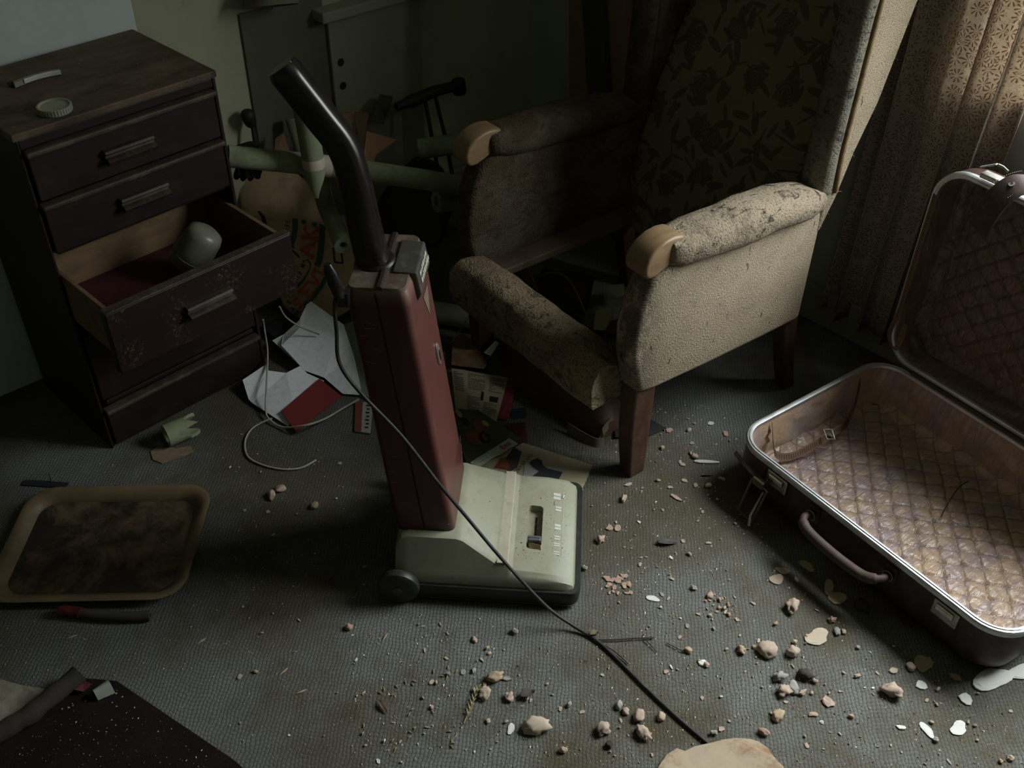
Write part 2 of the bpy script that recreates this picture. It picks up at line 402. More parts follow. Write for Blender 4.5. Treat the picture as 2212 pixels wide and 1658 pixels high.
for n_, W_ in enumerate(WINS):
  win = thing('window_%d' % (n_+1), None, None, (WX+.1, 0, 0)); win['kind'] = 'structure'
  y0, y1, z0, z1 = W_['y0'], W_['y1'], W_['z0'], W_['z1']
  bm = N()
  for a in ((y0, y0+.05, z0, z1), (y1-.05, y1, z0, z1), (y0, y1, z0, z0+.06), (y0, y1, z1-.05, z1), ((y0+y1)/2-.02, (y0+y1)/2+.02, z0, z1)): bx(bm, -.02, .03, *a)
  obj('window_frame', bm, m_white, win, bev=.004)
  for a, b in ((y0+.05, (y0+y1)/2-.02), ((y0+y1)/2+.02, y1-.05)): obj('window_pane', bx(N(), .003, .007, a, b, z0+.06, z1-.05), glass('window_glass'), win)
  obj('window_sill', bx(N(), -.125, .0, y0-.04, .80, z0-.025, z0+.004), m_white, win, bev=.006)
o = obj('baseboard_right', bx(N(), WX-.018, WX, -2.4, BY-.018, 0, .115), m_trim, bev=.004); tag(o, kind='structure')
o = obj('baseboard_back', bx(N(), -2.2, WX, BY-.018, BY, 0, .115), m_trim, bev=.004); tag(o, kind='structure')
# boarded fireplace on the back wall, in shadow
fp = thing('fireplace', 'blocked-up fireplace on the dark back wall, pale board under a narrow shelf', 'fireplace', (1.55, BY, 0))
obj('cover_board', bx(N(), 0, .32, -.018, -.002, .0, .735), mat_wall('pale_green_board', (.30, .30, .21)), fp, bev=.003)
obj('mantel_shelf', bx(N(), -.04, .36, -.06, -.002, .735, .765), mat_wall('shelf_paint', (.30, .29, .22)), fp, bev=.005)
obj('wall_shade', bx(N(), -.26, -.004, -.008, -.002, .0, .80), mat_wall('wall_shade_colour', (.13, .13, .09)), fp, bev=.003)  # thin dark sheet painting the soft shade on the wall left of the board
for zz in (.60, .53): obj('rust_spot', lathe(N(), [(.012, 0), (.010, .003)], 10, Vector((0, -1, 0)), Vector((.03, -.018, zz))), simple('rusty_screw', (.02, .015, .01)), fp)

# white board behind the chest
m_board = mat_wall('white_panel_board', (.60, .66, .66), (.42, .46, .45))
o = obj('white_board', bx(N(), .0, 1.0, 0, .018, 0, 1.0), m_board, bev=.002); o.location = (.005, 2.443, .80)
o.scale = (1, 1, 1); tag(o, 'white board standing behind the top of the dark chest of drawers', 'board')
o.location.z = 0; o.data.transform(Matrix.Diagonal((1, 1, 1.45, 1)))

# ================================================================== chest of drawers
m_mah = mat_wood('dark_mahogany_stain', (.0105, .0058, .0045), (.017, .0085, .006), 2.5, .52, (1, 10, 10), (.038, .026, .019), .4, 12)
m_mahtop = mat_wood('worn_mahogany_top', (.05, .031, .019), (.145, .095, .058), 4, .66, (1.2, 4, 4), (.19, .14, .09), .7, 6)
m_edge = mat_wood('scuffed_drawer_edge', (.032, .022, .017), (.065, .045, .033), 5, .6, (1, 8, 8), (.16, .12, .09), .5, 20)
m_raw = mat_wood('raw_drawer_wood', (.20, .125, .065), (.13, .08, .042), 3, .75, (1, 9, 9), (.06, .04, .025), .5, 6)
m_liner = simple('dark_red_drawer_liner', (.062, .010, .010), (.04, .008, .008), 9, .8, bump=.0005, dust=(.16, .1, .08), da=.15, dsc=40)
def m_scuff():
    k = NT('scratched_mahogany_front')
    v = k.coord((1, 10, 10)); col = k.mix(k.noise(2.5, 5, .6, v), (.011, .006, .0045), (.020, .009, .0065))
    sc = k.ramp(k.noise(130, 9, .85), .55, .60); area = k.ramp(k.noise(8.5, 3, .5), .49, .62)
    col = k.mix(k.math('MULTIPLY', sc, k.math('MULTIPLY', area, .85)), col, k.mix(k.noise(12), (.30, .27, .21), (.20, .08, .03)))
    return k.done(col, .45, k.bump(k.noise(120, 5, .7), .3, .0008), 0, .4)
m_scf = m_scuff()
CH = Frame((.55, 2.058, 0), math.radians(3.6)); W, D, H = .462, .350, .84
chest = thing('chest_of_drawers', 'dark mahogany chest of drawers with its third drawer pulled open', 'chest', CH.O, CH.yaw)
bm = N(); bx(bm, 0, .006, 0, D, 0, H-.016); bx(bm, W-.008, W, 0, D, 0, H-.016); bx(bm, .02, W-.02, D-.01, D, 0, H-.02)
bx(bm, .006, W-.008, 0.001, .02, .803, H-.016); bx(bm, .02, W-.02, .012, .03, .548, .556); bx(bm, .02, W-.02, .012, .03, .344, .352); bx(bm, .02, W-.02, .0, D, .13, .142)
obj('carcass', bm, m_mah, chest, bev=.002)
obj('top', bx(N(), -.006, W+.004, -.003, D+.004, H-.016, H), m_mahtop, chest, bev=.003)
def handle_bm(y):
    bm = N(); prof = [(-.0, .0), (-.018, .002), (-.024, .010), (-.018, .015), (-.011, .016), (-.010, .021), (-.016, .026), (-.013, .031), (0, .032)]
    loft(bm, [[(x, y+a, b-.016) for a, b in prof] for x in (-.058, .058)]); return bm
m_hand = mat_wood('worn_drawer_handle', (.020, .012, .009), (.045, .030, .021), 9, .55, (1, 6, 6), (.17, .13, .085), .3, 26)
def drawer(z0, z1, hz, mat_f, pull=0., lip=True, hx=.223, handle=True):
    d = bpy.data.objects.new('drawer', None); COL.objects.link(d); d.parent = chest; d.location = (0, -pull, 0)
    x0, x1 = (.012, W-.012) if not pull else (-.006, W-.001)
    obj('drawer_front', bx(N(), x0, x1, -.004 if not pull else -.012, .012, z0+.004, z1-.016 if lip else z1), mat_f, d, bev=.003)
    if lip: obj('drawer_lip', bx(N(), x0-.004, x1+.002, -.016, .012, z1-.015, z1-.003), m_edge, d, bev=.004)
    if handle:
        h = obj('handle', handle_bm(0), m_hand, d, smooth=40); h.location = (hx, -.004 if not pull else -.012, hz)
    if pull:
        obj('edge_strip', bx(N(), x0, x1, -.0125, .012, z1, z1+.004), m_edge, d, bev=.002)
        bm = N(); bx(bm, x0+.0135, x0+.0225, .0115, .340, z0+.03, z1-.006); obj('drawer_side', bm, m_raw, d, bev=.001)
        bm = N(); bx(bm, x1-.0205, x1-.0105, .0115, .340, z0+.03, z1-.006); obj('drawer_side', bm, m_raw, d, bev=.001)
        obj('drawer_back', bx(N(), x0+.023, x1-.021, .325, .335, z0+.03, z1-.02), m_raw, d)
        obj('drawer_bottom', bx(N(), x0+.023, x1-.021, .0125, .324, z0+.035, z0+.041), m_liner, d)
    return d
drawer(.682, .803, .735, m_mah); drawer(.556, .682, .618, m_mah, hx=.232)
drawer(.356, .514, .437, m_scf, .205, False, .225)
drawer(.146, .342, .25, m_mah, 0, False)
drawer(.004, .124, .06, m_mah, 0, True, handle=False)
# things on and in it
tum = thing('plastic_tumbler', 'cloudy translucent plastic tumbler tipped over in the open drawer', 'tumbler', at_z(402, 592, .402), 0)
k = NT('milky_plastic'); k.b.inputs['Subsurface Weight'].default_value = .3; k.b.inputs['Subsurface Radius'].default_value = (.02, .02, .018)
m_milky = k.done((.16, .155, .12), .35, None, 0, .4)
bm = N(); ax = (_Z*.80 + _hr*.58 + _hf*.18).normalized(); c0 = Vector((.004, .0, .022))
lathe(bm, [(.040, .0), (.046, .004), (.046, .045), (.044, .085), (.039, .102), (.024, .110), (.001, .111), (.001, .107), (.036, .099), (.042, .08), (.043, .004)], 28, ax, c0, (False, False))
obj('tumbler_body', bm, m_milky, tum, smooth=60)
bm = N(); lathe(bm, [(.0462, .026), (.0470, .027), (.0470, .029), (.0462, .030)], 28, ax, c0, (False, False)); obj('moulded_ring', bm, m_milky, tum, smooth=40)
t = thing('jar_lid', 'round cream jar lid lying near the front edge of the chest top', 'lid', CH.wld((.112, .045, H)), 0)
bm = N(); lathe(bm, [(.001, .011), (.028, .011), (.031, .014), (.034, .014), (.0345, .001), (.033, 0), (.001, 0)], 40, caps=(False, False)); obj('lid_disc', bm, simple('cream_plastic', (.34, .33, .25), (.26, .25, .19), 20, .5, bump=.0004), t, smooth=35)
bm = N()
for i in range(36):
    a = 2*PI*i/36; box(bm, (.0345*math.cos(a), .0345*math.sin(a), .007), (.0015, .002, .011), Matrix.Rotation(a, 3, 'Z'))
obj('knurled_edge', bm, simple('cream_plastic_edge', (.36, .35, .27)), t)
t = thing('broken_knife_handle', 'curved cream plastic handle piece lying towards the back of the chest top', 'handle', CH.wld((.16, .22, H+.001)), CH.yaw-.10)
bm = N(); R = []
for i in range(9):
    u = i/8; x = -.052 + .104*u; y = .014*math.sin(u*2.6)-.006; wd = .010*(1 - .35*abs(u-.35)); R.append([(x, y+wd, .0), (x, y+wd, .008), (x, y, .012), (x, y-wd*.8, .010), (x, y-wd*.8, 0)])
loft(bm, R); obj('grip', bm, simple('yellowed_ivory_plastic', (.24, .23, .16), (.16, .15, .10), 16, .5), t, smooth=50)
bm = N(); loft(bm, [[(-.048, -.004, 0), (-.048, -.004, .014), (-.048, .012, .014), (-.048, .012, 0)], [(-.062, .0, 0), (-.062, .0, .010), (-.062, .010, .010), (-.062, .010, 0)]]); obj('ferrule', bm, simple('brass_ferrule', (.14, .11, .06), rough=.4, metal=.5), t, bev=.003)
bm = N(); loft(bm, [[(x, y-.0085, .002), (x, y-.0095, .009), (x, y-.0085, .0115), (x, y-.0065, .0118)] for x, y in ((-.03, .0), (.0, .007), (.03, .006), (.05, .001))]); obj('white_edge', bm, simple('white_broken_edge', (.55, .56, .52)), t)

# ================================================================== upright vacuum cleaner
VC = Frame((.806, 1.211, 0), math.radians(-46.2))
m_red = simple('maroon_abs_plastic', (.078, .015, .012), (.064, .013, .011), 5, .38, dust=(.19, .105, .08), da=.07, dsc=6, dr=(.35, .85), spec=.5, updust_light=5.0, bump=.0003, bsc=200)  # dust on up-tilted faces, also painting the front lighter than the shaded side
m_redtop = simple('dusty_maroon_cap', (.080, .050, .037), (.115, .082, .06), 14, .7, dust=(.24, .20, .15), da=.6, dsc=30, bump=.0005, bsc=160)
m_sage = simple('sage_cream_plastic', (.275, .275, .200), (.235, .235, .17), 5, .5, dust=(.21, .165, .11), da=.6, dsc=26, bump=.0003, bsc=260)
m_bump = simple('black_bumper_vinyl', (.016, .019, .017), (.026, .03, .026), 14, .45, dust=(.12, .11, .09), da=.25, dsc=40)
m_blk = simple('glossy_black_handle', (.009, .0075, .007), (.013, .010, .0095), 10, .27, dust=(.12, .08, .08), da=.15, dsc=60, spec=.6)
vac = thing('vacuum_cleaner', 'upright maroon and sage vacuum cleaner standing in the middle of the carpet', 'vacuum cleaner', VC.O, VC.yaw)
def deck_z(x):
    for (a, za), (b, zb) in zip(ZT, ZT[1:]):
        if x <= b: return za + (zb-za)*(x-a)/(b-a)
    return ZT[-1][1]
ZT = [(-.012, .128), (.0, .152), (.015, .158), (.115, .158), (.128, .153), (.195, .110), (.205, .108), (.222, .106), (.234, .089), (.30, .083), (.345, .075), (.362, .064), (.366, .052)]
YN, YF = -.006, .312
bm = N(); rings = []
for x, zt in ZT:
    hump = max(0, min(1, (zt-.088)/.06)); ins = .010 + .030*hump
    lo = .046; mid = max(min(.078, zt-.006), lo+.0014); m1 = max(lo+.0008, mid-.012); zs = max(zt-.005, mid+.0006)
    e = .004 if x > .36 or x < -.005 else 0
    rings.append([(x, YN+e, lo), (x, YN+.001+e, m1), (x, YN+.006+e, mid), (x, YN+ins+e-.004*hump, zs), (x, YN+ins+.008+e, zt), (x, YF-ins-.008-.02*hump, zt), (x, YF-ins-e-.012*hump, zs), (x, YF-.006-e, mid), (x, YF-.001-e, m1), (x, YF-e, lo)])
loft(bm, rings)
hood = obj('hood', bm, m_sage, vac, smooth=28)
def cut(o, cutter):
    c = obj('cutter', cutter, None, o.parent); md = o.modifiers.new('b', 'BOOLEAN'); md.object = c; md.operation = 'DIFFERENCE'; md.solver = 'EXACT'
    bpy.context.view_layer.update(); dg = bpy.context.evaluated_depsgraph_get()
    me = bpy.data.meshes.new_from_object(o.evaluated_get(dg)); o.modifiers.clear(); old = o.data; o.data = me
    bpy.data.objects.remove(c); return o
bm = N(); loft(bm, [[(x, y, z) for x, y in rrect(.259, .291, .076, .205, .008, 4)] for z in (.066, .12)])
cut(hood, bm)
obj('slot_track', bx(N(), .2745, .2785, .108, .186, .0662, .0672), simple('slot_black', (.005, .005, .005)), vac)
kn = obj('height_slider', bx(N(), .2605, .2895, .098, .113, .0665, .089), simple('grey_slider_plastic', (.10, .11, .10), rough=.5), vac, bev=.003)
obj('grip_rib', bx(N(), .262, .288, .1045, .1063, .0888, .0898), simple('grey_slider_rib', (.05, .055, .05)), kn)
bm = N(); bx(bm, .2005, .2245, .012, .288, .1055, .1085); obj('trim_strip', bm, simple('rubbed_cream_strip', (.44, .42, .33), (.36, .33, .25), 10, .6, dust=(.26, .19, .13), da=.5, dsc=30), vac, bev=.002)
m_print = simple('faded_white_print', (.55, .56, .50))
bm = N()
def dz(x): return deck_z(x)+.0006
for y, hh in ((.243, .02), (.205, .014), (.150, .016), (.118, .012), (.098, .010), (.074, .010)):
    x0, x1 = (.318, .331) if hh < .019 else (.312, .328)
    for p in range(2): 
        a, b = (y-hh/2, y-.001) if p else (y+.001, y+hh/2)
        bm.faces.new([bm.verts.new((x, yy, dz(x))) for x, yy in ((x0, a), (x1, a), (x1, b), (x0, b))])
bm.faces.new([bm.verts.new((x, yy, dz(x))) for x, yy in ((.335, .066), (.3358, .066), (.3358, .262), (.335, .262))])
obj('scale_print', bm, m_print, vac)
bm = N()
fp_ = rrect(-.004, .379, YN-.008, YF+.010, .022, 6)
loft(bm, [[(x, y, z) for x, y in [(.1875+(x-.1875)*s, .153+(y-.153)*s) for x, y in fp_]] for z, s in ((.006, .955), (.012, .985), (.046, 1.0), (.052, .992))])
obj('bumper', bm, m_bump, vac, smooth=40)
bm = N(); loft(bm, [[(x, y, z) for x, y in [(.1875+(x-.1875)*s, .153+(y-.153)*s) for x, y in fp_]] for z, s in ((.0125, .993), (.0145, .996))]); obj('bumper_bead', bm, simple('grey_bead', (.09, .09, .08), rough=.4), vac)
for yy, nm in ((-.022, 1), (.318, -1)):
    bm = N(); lathe(bm, [(.001, 0), (.034, 0), (.043, .005), (.045, .014), (.043, .022), (.034, .027), (.001, .027)], 32, Vector((0, 1, 0)), Vector((-.004, yy-.005, .0455)), (False, False))
    wh = obj('rear_wheel', bm, m_bump, vac, smooth=40)
    obj('axle_cap', lathe(N(), [(.012, 0), (.010, .004)], 16, Vector((0, -nm, 0)), Vector((-.004, yy-.004 if nm > 0 else yy+.021, .0455))), simple('axle_steel', (.1, .1, .1), metal=.6), wh)
# bag housing, leaning back a little
def housing(z):
    t = (z-.145)/(.735-.145); return (-.012-.062*t, .112-.072*t, .045+.025*t, .252+.014*t)
bm = N(); rings = []
for z, g in ((.148, .004), (.156, 0), (.25, 0), (.40, 0), (.55, 0), (.70, 0), (.722, .001), (.732, .004)):
    x0, x1, ya, yb = housing(z); rings.append([(x, y, z+.012*(x-x0)) for x, y in rrect(x0+g, x1-g, ya+g, yb-g, .016, 5)])
loft(bm, rings); body = obj('bag_housing', bm, m_red, vac, smooth=40)
x0, x1, ya, yb = housing(.734)
bm = N(); loft(bm, [[(x, y, z+.012*(x-x0)) for x, y in rrect(x0+g, x1-g, ya+g, yb-g, .014, 5)] for z, g in ((.731, .0035), (.7365, .006))])
obj('top_cap', bm, m_redtop, body, smooth=40)
bm = N()
for z in (.20, .30, .45, .60, .72): pass
loft(bm, [[(housing(z)[0]+.060-.003*q, housing(z)[2]-.0012, z), (housing(z)[0]+.063-.003*q, housing(z)[2]-.0012, z), (housing(z)[0]+.063-.003*q, housing(z)[2]+.004, z), (housing(z)[0]+.060-.003*q, housing(z)[2]+.004, z)] for q, z in enumerate((.16, .45, .728))])
obj('seam', bm, simple('dark_seam', (.010, .004, .004)), body)
bm = N(); rs_ = random.Random(4)
for i in range(11):
    z = rs_.uniform(.20, .70); xa = housing(z)[0]+rs_.uniform(.010, .034); y = housing(z)[2]-.0004; L_ = rs_.uniform(.006, .02); sl = rs_.uniform(-.6, .2)
    bm.faces.new([bm.verts.new(q) for q in ((xa, y, z), (xa+L_, y, z+L_*sl), (xa+L_, y, z+L_*sl+.0009), (xa, y, z+.0009))])
for z, y in ((.205, .236), (.225, .240), (.19, .228)):
    xf_ = housing(z)[1]+.0006; bm.faces.new([bm.verts.new(q) for q in ((xf_, y, z-.02), (xf_, y+.0025, z-.02), (xf_, y+.006, z+.022), (xf_, y+.004, z+.022))])
tag(obj('scratch', bm, simple('pale_scratch', (.30, .24, .22)), body), kind='stuff')
# strap groove across the top
bm = N(); loft(bm, [[(x0+.062+a, y, .7365+zz) for a, zz in ((-.006, -.002), (-.006, .003), (-.003, .005), (.003, .005), (.006, .003), (.006, -.002))] for y in (ya+.004, yb-.004)])
obj('top_strap', bm, simple('maroon_strap', (.032, .017, .016), rough=.5), body)
# latch block with pale lettering on the front upper edge
bm = N(); prism(bm, [(x1-.036, .731), (x1-.036, .742), (x1+.008, .740), (x1+.016, .695), (x1+.004, .672), (x1-.012, .680)], ya+.055, yb-.03, 'y')
lt = obj('bag_latch', bm, simple('dark_grey_latch', (.035, .034, .030), (.06, .055, .045), 12, .55, dust=(.15, .13, .10), da=.6, dsc=30), body, bev=.003)
bm = N(); fz = lambda s: Vector((x1+.0095+.0068*s, 0, .735-.034*s))
for s0, s1, n_ in ((.18, .42, 7), (.55, .85, 8)):
    y = ya+.075
    for i in range(n_):
        wd = .010 if i % 3 else .013; a, b = fz(s0+.04*math.sin(i*2)), fz(s1)
        bm.faces.new([bm.verts.new(p) for p in (a+Vector((0, y, 0)), a+Vector((0, y+wd-.003, 0)), b+Vector((0, y+wd-.003, 0)), b+Vector((0, y, 0)))]); y += wd
obj('rubbed_lettering', bm, simple('rubbed_cream_lettering', (.50, .49, .40)), lt)
zb = .50; xf = housing(zb)[1]
bm = N()
def front(y, z): return Vector((housing(z)[1]+.001, y, z+.0013))
for q in ([(.172, .655), (.222, .652), (.206, .615), (.197, .598), (.190, .612)],): bm.faces.new([bm.verts.new(front(y, z)) for y, z in q])
obj('dust_patch', bm, simple('dust_film', (.17, .12, .095), (.12, .08, .06), 40, .9), body)
bd = N(); loft(bd, [[front(.197+.013*math.cos(a)*s, .505+.026*math.sin(a)*s) + Vector((h, 0, 0)) for a in [2*PI*i/18 for i in range(18)]] for s, h in ((1, 0), (.95, .003), (.6, .0035))])
bdo = obj('badge', bd, simple('worn_chrome_badge', (.38, .33, .28), rough=.35, metal=.6), body, smooth=40)
bm = N(); loft(bm, [[front(.1965+.006*math.cos(a)*s, .502+.014*math.sin(a)*s) + Vector((h, 0, 0)) for a in [2*PI*i/14 for i in range(14)]] for s, h in ((1, .0035), (.9, .0042))])
obj('badge_centre', bm, simple('badge_black', (.008, .008, .010), rough=.3), bdo)
bm = N()
for i in range(4): box(bm, (.072, .052-.001*i, .1585+.006*i), (.055, .004, .0022))
obj('vent_slat', bm, simple('pale_vent_slats', (.22, .22, .17)), hood)
# handle
bm = N(); pts = spline([(-.036, .165, .728), (-.046, .165, .80), (-.058, .165, .90), (-.072, .166, .962), (-.105, .166, 1.015), (-.160, .166, 1.098)], 6)
k_ = len(pts); rings = []
for i, p in enumerate(pts):
    t = (pts[min(i+1, k_-1)]-pts[max(i-1, 0)]).normalized(); s_ = Vector((0, 1, 0)); u_ = t.cross(s_)
    f = i/(k_-1); a_, b_ = (.031-.004*min(1, f*2), .031-.004*min(1, f*2))
    if f > .97: a_, b_ = a_*.86, b_*.86
    rings.append([p + s_*math.copysign(abs(math.cos(q))**.7, math.cos(q))*a_ + u_*math.copysign(abs(math.sin(q))**.7, math.sin(q))*b_ for q in [2*PI*j/20 for j in range(20)]])
loft(bm, rings); hdl = obj('handle', bm, m_blk, vac, smooth=40)
obj('collar', lathe(N(), [(.040, 0), (.038, .006), (.033, .010)], 28, Vector((-.1, 0, 1)), Vector((-.034, .165, .733))), simple('collar_black', (.015, .010, .010), rough=.4), hdl, smooth=40)
pl = pts[k_//2+3:]; bm = N(); tube(bm, [p+Vector((.0185, -.010, .012)) for p in pl], .0016, 6); obj('grip_highlight', bm, simple('pale_highlight_strip', (.40, .38, .36), rough=.35), hdl, smooth=60)  # pale line painting the window highlight along the grip
# cord cleat and cord
bm = N(); loft(bm, [[(x, y, z) for x, y in rrect(a-w_, a+w_, .050-v_, .050+v_, min(w_, v_)*.9, 3)] for z, a, w_, v_ in ((.735, -.076, .010, .010), (.76, -.082, .012, .010), (.785, -.088, .011, .009), (.800, -.091, .006, .005))])
bx(bm, -.082, -.062, .048, .072, .712, .74); obj('cord_hook', bm, m_blk, vac, smooth=40)
cord_w = [VC.wld(p) for p in ((-.072, .070, .742), (-.086, .052, .725), (-.088, .045, .66), (-.085, .030, .60), (-.050, .022, .540), (.021, .020, .440), (.089, .012, .327), (.142, .006, .245), (.219, -.022, .152), (.309, -.052, .056))]
cord_w += [at_z(1240, 1352, .012), at_z(1300, 1392, .004), at_z(1400, 1490, .004), at_z(1470, 1555, .004), at_z(1530, 1606, .004), at_z(1580, 1650, .004)]
obj('power_cord', tube(N(), [VC.loc(p) for p in spline(cord_w, 7)], .0036, 8), simple('black_rubber_cord', (.014, .013, .013), (.03, .028, .027), 30, .55, dust=(.10, .09, .08), da=.4, dsc=50), vac, smooth=60)
# ================================================================== wing armchair
AC = Frame((1.35, 1.125, 0), math.radians(-4.5)); AW = .67
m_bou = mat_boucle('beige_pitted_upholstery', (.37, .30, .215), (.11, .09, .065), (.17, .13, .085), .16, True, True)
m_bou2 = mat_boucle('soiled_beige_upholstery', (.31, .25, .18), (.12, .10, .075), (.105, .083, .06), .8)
m_bou3 = mat_boucle('shaded_mildewed_upholstery', (.075, .054, .031), (.045, .034, .02), (.16, .14, .105), .4)  # far arm and wing: cloth colour darkened to paint their shade, plus mildew patches
def m_rail_cloth():
    k = NT('grimy_seat_rail_cloth'); vo = k.n('TexVoronoi'); vo.inputs['Scale'].default_value = 180; k.l(k.tc.outputs['Object'], vo.inputs['Vector'])
    g = k.n('NewGeometry'); sx = k.n('SeparateXYZ'); k.l(g.outputs['True Normal'], sx.inputs[0])
    c = k.mix(k.ramp(k.noise(9, 7, .7), .38, .62), (.30, .235, .15), (.19, .14, .09)); c = k.mix(k.ramp(vo.outputs['Distance'], .18, .36), (.07, .055, .038), c)
    c = k.mix(k.math('MULTIPLY', k.ramp(k.noise(22, 8, .78, None, 1.), .53, .61), .85), c, (.035, .03, .026))
    mould = k.math('MULTIPLY', k.ramp(k.math('ADD', sx.outputs[2], k.math('MULTIPLY', k.noise(14, 6, .75), .9)), 1.0, 1.5), .7)
    c = k.mix(mould, c, k.mix(k.ramp(k.noise(60, 6, .8), .4, .6), (.30, .285, .26), (.12, .115, .105)))
    return k.done(c, .95, k.bump(k.math('ADD', vo.outputs['Distance'], k.noise(300, 4, .7)), .9, .004), 0, .1)
m_brl = m_rail_cloth()
m_strip = mat_boucle('grey_mottled_wing_cloth', (.20, .185, .14), (.09, .08, .06), (.10, .095, .08), .7)
m_flo = mat_floral()
m_pipe = simple('ochre_piping', (.21, .145, .06), (.13, .08, .035), 60, .9, bump=.001, bsc=500)
m_arm = mat_wood('honey_arm_wood', (.27, .178, .098), (.19, .122, .064), 6, .4, (2, 9, 9), (.12, .09, .06), .35, 30)
m_leg = mat_wood('brown_leg_wood', (.075, .036, .021), (.045, .022, .014), 5, .45, (9, 9, 1.5), (.15, .11, .08), .3, 40)
m_rail = mat_wood('reddish_seat_rail_wood', (.085, .052, .033), (.055, .034, .022), 4, .65, (2, 10, 10), (.13, .105, .08), .55, 14)
chair = thing('wing_armchair', 'worn beige wing armchair with floral back and no seat cushion', 'armchair', AC.O, AC.yaw)
def mir(y, far): return AW-y if far else y
def side(far):
    m = (lambda p: (p[0], AW-p[1], p[2])) if far else (lambda p: p)
    poly = [(.072, .274), (.056, .33), (.042, .39), (.040, .45), (.054, .52), (.078, .575), (.12, .60), (.20, .60), (.40, .585), (.56, .58), (.625, .56), (.632, .50), (.630, .245), (.50, .247), (.30, .255), (.12, .266)]
    bm = N(); loft(bm, [[m((x, y, z)) for x, z in poly] for y in (.0, .068)])
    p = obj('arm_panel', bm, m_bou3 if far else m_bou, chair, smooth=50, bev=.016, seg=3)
    # upholstered pad: a bolster along the arm
    bm = N(); rings = []
    secs = [(.112, .632, .026, .024), (.118, .630, .044, .034), (.16, .622, .052, .040), (.25, .616, .056, .044), (.38, .612, .060, .046), (.48, .606, .060, .042), (.56, .596, .055, .036), (.61, .586, .042, .028), (.632, .580, .022, .016)]
    for x, z, a, b in secs:
        r = []
        for j in range(20):
            q = 2*PI*j/20; c_, s_ = math.cos(q), math.sin(q)
            r.append(m((x, .026+math.copysign(abs(c_)**.75, c_)*a, z+math.copysign(abs(s_)**.8, s_)*b)))
        rings.append(r)
    loft(bm, rings); subd(bm); disp(bm, .004, 22, 3)
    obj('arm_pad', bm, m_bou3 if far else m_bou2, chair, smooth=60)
    # bare wooden hand rest
    prof = [(.150, .664), (.121, .669), (.095, .667), (.070, .657), (.052, .640), (.044, .620), (.046, .602), (.056, .590), (.076, .590), (.098, .598), (.121, .607), (.150, .610)]
    bm = N(); loft(bm, [[m((x, y, z)) for x, z in prof] for y in (-.006, .058)])
    obj('hand_rest', bm, m_arm, chair, smooth=50, bev=.007, seg=3)
    # wing
    wp = [(.640, .612), (.626, .575), (.616, .50), (.629, .50), (.664, .575), (.698, .685), (.745, .79), (.800, 1.0), (.828, 1.10), (.80, 1.17), (.72, 1.17), (.667, 1.10), (.655, 1.00), (.648, .85), (.640, .70)]
    bm = N(); loft(bm, [[m((x, y, z)) for x, z in wp] for y in (.0, .062)])
    subd(bm, 0) if False else None
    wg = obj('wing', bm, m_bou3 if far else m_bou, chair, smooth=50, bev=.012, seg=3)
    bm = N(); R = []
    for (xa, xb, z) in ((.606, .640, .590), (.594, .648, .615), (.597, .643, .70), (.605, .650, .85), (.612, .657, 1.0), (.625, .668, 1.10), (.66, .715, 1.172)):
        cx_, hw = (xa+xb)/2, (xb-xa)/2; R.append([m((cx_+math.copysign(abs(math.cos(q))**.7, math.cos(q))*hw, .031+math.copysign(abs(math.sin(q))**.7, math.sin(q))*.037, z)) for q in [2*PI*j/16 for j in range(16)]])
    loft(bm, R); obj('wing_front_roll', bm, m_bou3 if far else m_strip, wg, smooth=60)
    bm = N(); tube(bm, spline([m((x, y, z)) for x, y, z in ((.652, -.003, .598), (.643, -.004, .70), (.650, -.004, .85), (.657, -.004, 1.0), (.668, -.002, 1.10), (.715, .0, 1.155))], 6), .0062, 8)
    obj('piping', bm, m_pipe, wg, smooth=60)
    # legs
    def leg(pts, ws):
        bm = N(); R = []
        for (x, y, z), (a, b) in zip(pts, ws): R.append([m((x+i*a, y+j*b, z)) for i, j in ((-1, -1), (1, -1), (1, 1), (-1, 1))])
        loft(bm, R); return bm
    obj('leg', leg([(.107, .029, 0), (.104, .031, .07), (.101, .032, .15), (.103, .033, .30)], [(.023, .019), (.027, .022), (.030, .024), (.031, .025)]), m_leg, chair, bev=.004)
    obj('leg', leg([(.665, .025, 0), (.640, .030, .10), (.612, .034, .25), (.600, .034, .32)], [(.018, .018), (.021, .020), (.025, .022), (.025, .022)]), m_leg, chair, bev=.004)
    # side seat rail
    bm = N(); loft(bm, [[m((x, y, z)) for y, z in ((.068, .285), (.125, .290), (.125, .312), (.068, .316))] for x in (.09, .63)])
    obj('side_rail', bm, m_rail, chair, bev=.003)
    return p
near_panel = side(False); side(True)
# front rail, padded, lumpy
bm = N(); R = []
for i in range(25):
    y = .060 + .553*i/24; e = min(1, min(i, 24-i)/1.5+.35) if i in (0, 24) else 1
    dip = .018*math.exp(-((y-.09)/.05)**2); l = .006*noise.noise(Vector((y*9, 2, 0)))
    zt = .352+l; 
    R.append([(x, y, z) for x, z in ((-.012+.004*(1-e), .232), (-.016, .25), (-.018, .29), (-.014, .322-.004*(1-e)), (-.002, .342-.01*(1-e)+l), (.022, zt-.008*(1-e)), (.055, zt-.004-dip-.01*(1-e)), (.085, zt-.014-dip*1.5), (.106, zt-.032-dip*2), (.112, .29-dip), (.110, .235))])
loft(bm, R); subd(bm, 1); disp(bm, .003, 30, 9)
obj('front_rail', bm, m_brl, chair, smooth=60)
# torn gussets where the rail meets the near arm
bm = N(); prism(bm, [(.05, .335), (.085, .318), (.105, .285), (.105, .25), (.05, .25)], .060, .115, 'y'); disp(bm, .003, 40, 4); obj('torn_gusset', bm, m_brl, chair, bev=.008, seg=2, smooth=50)
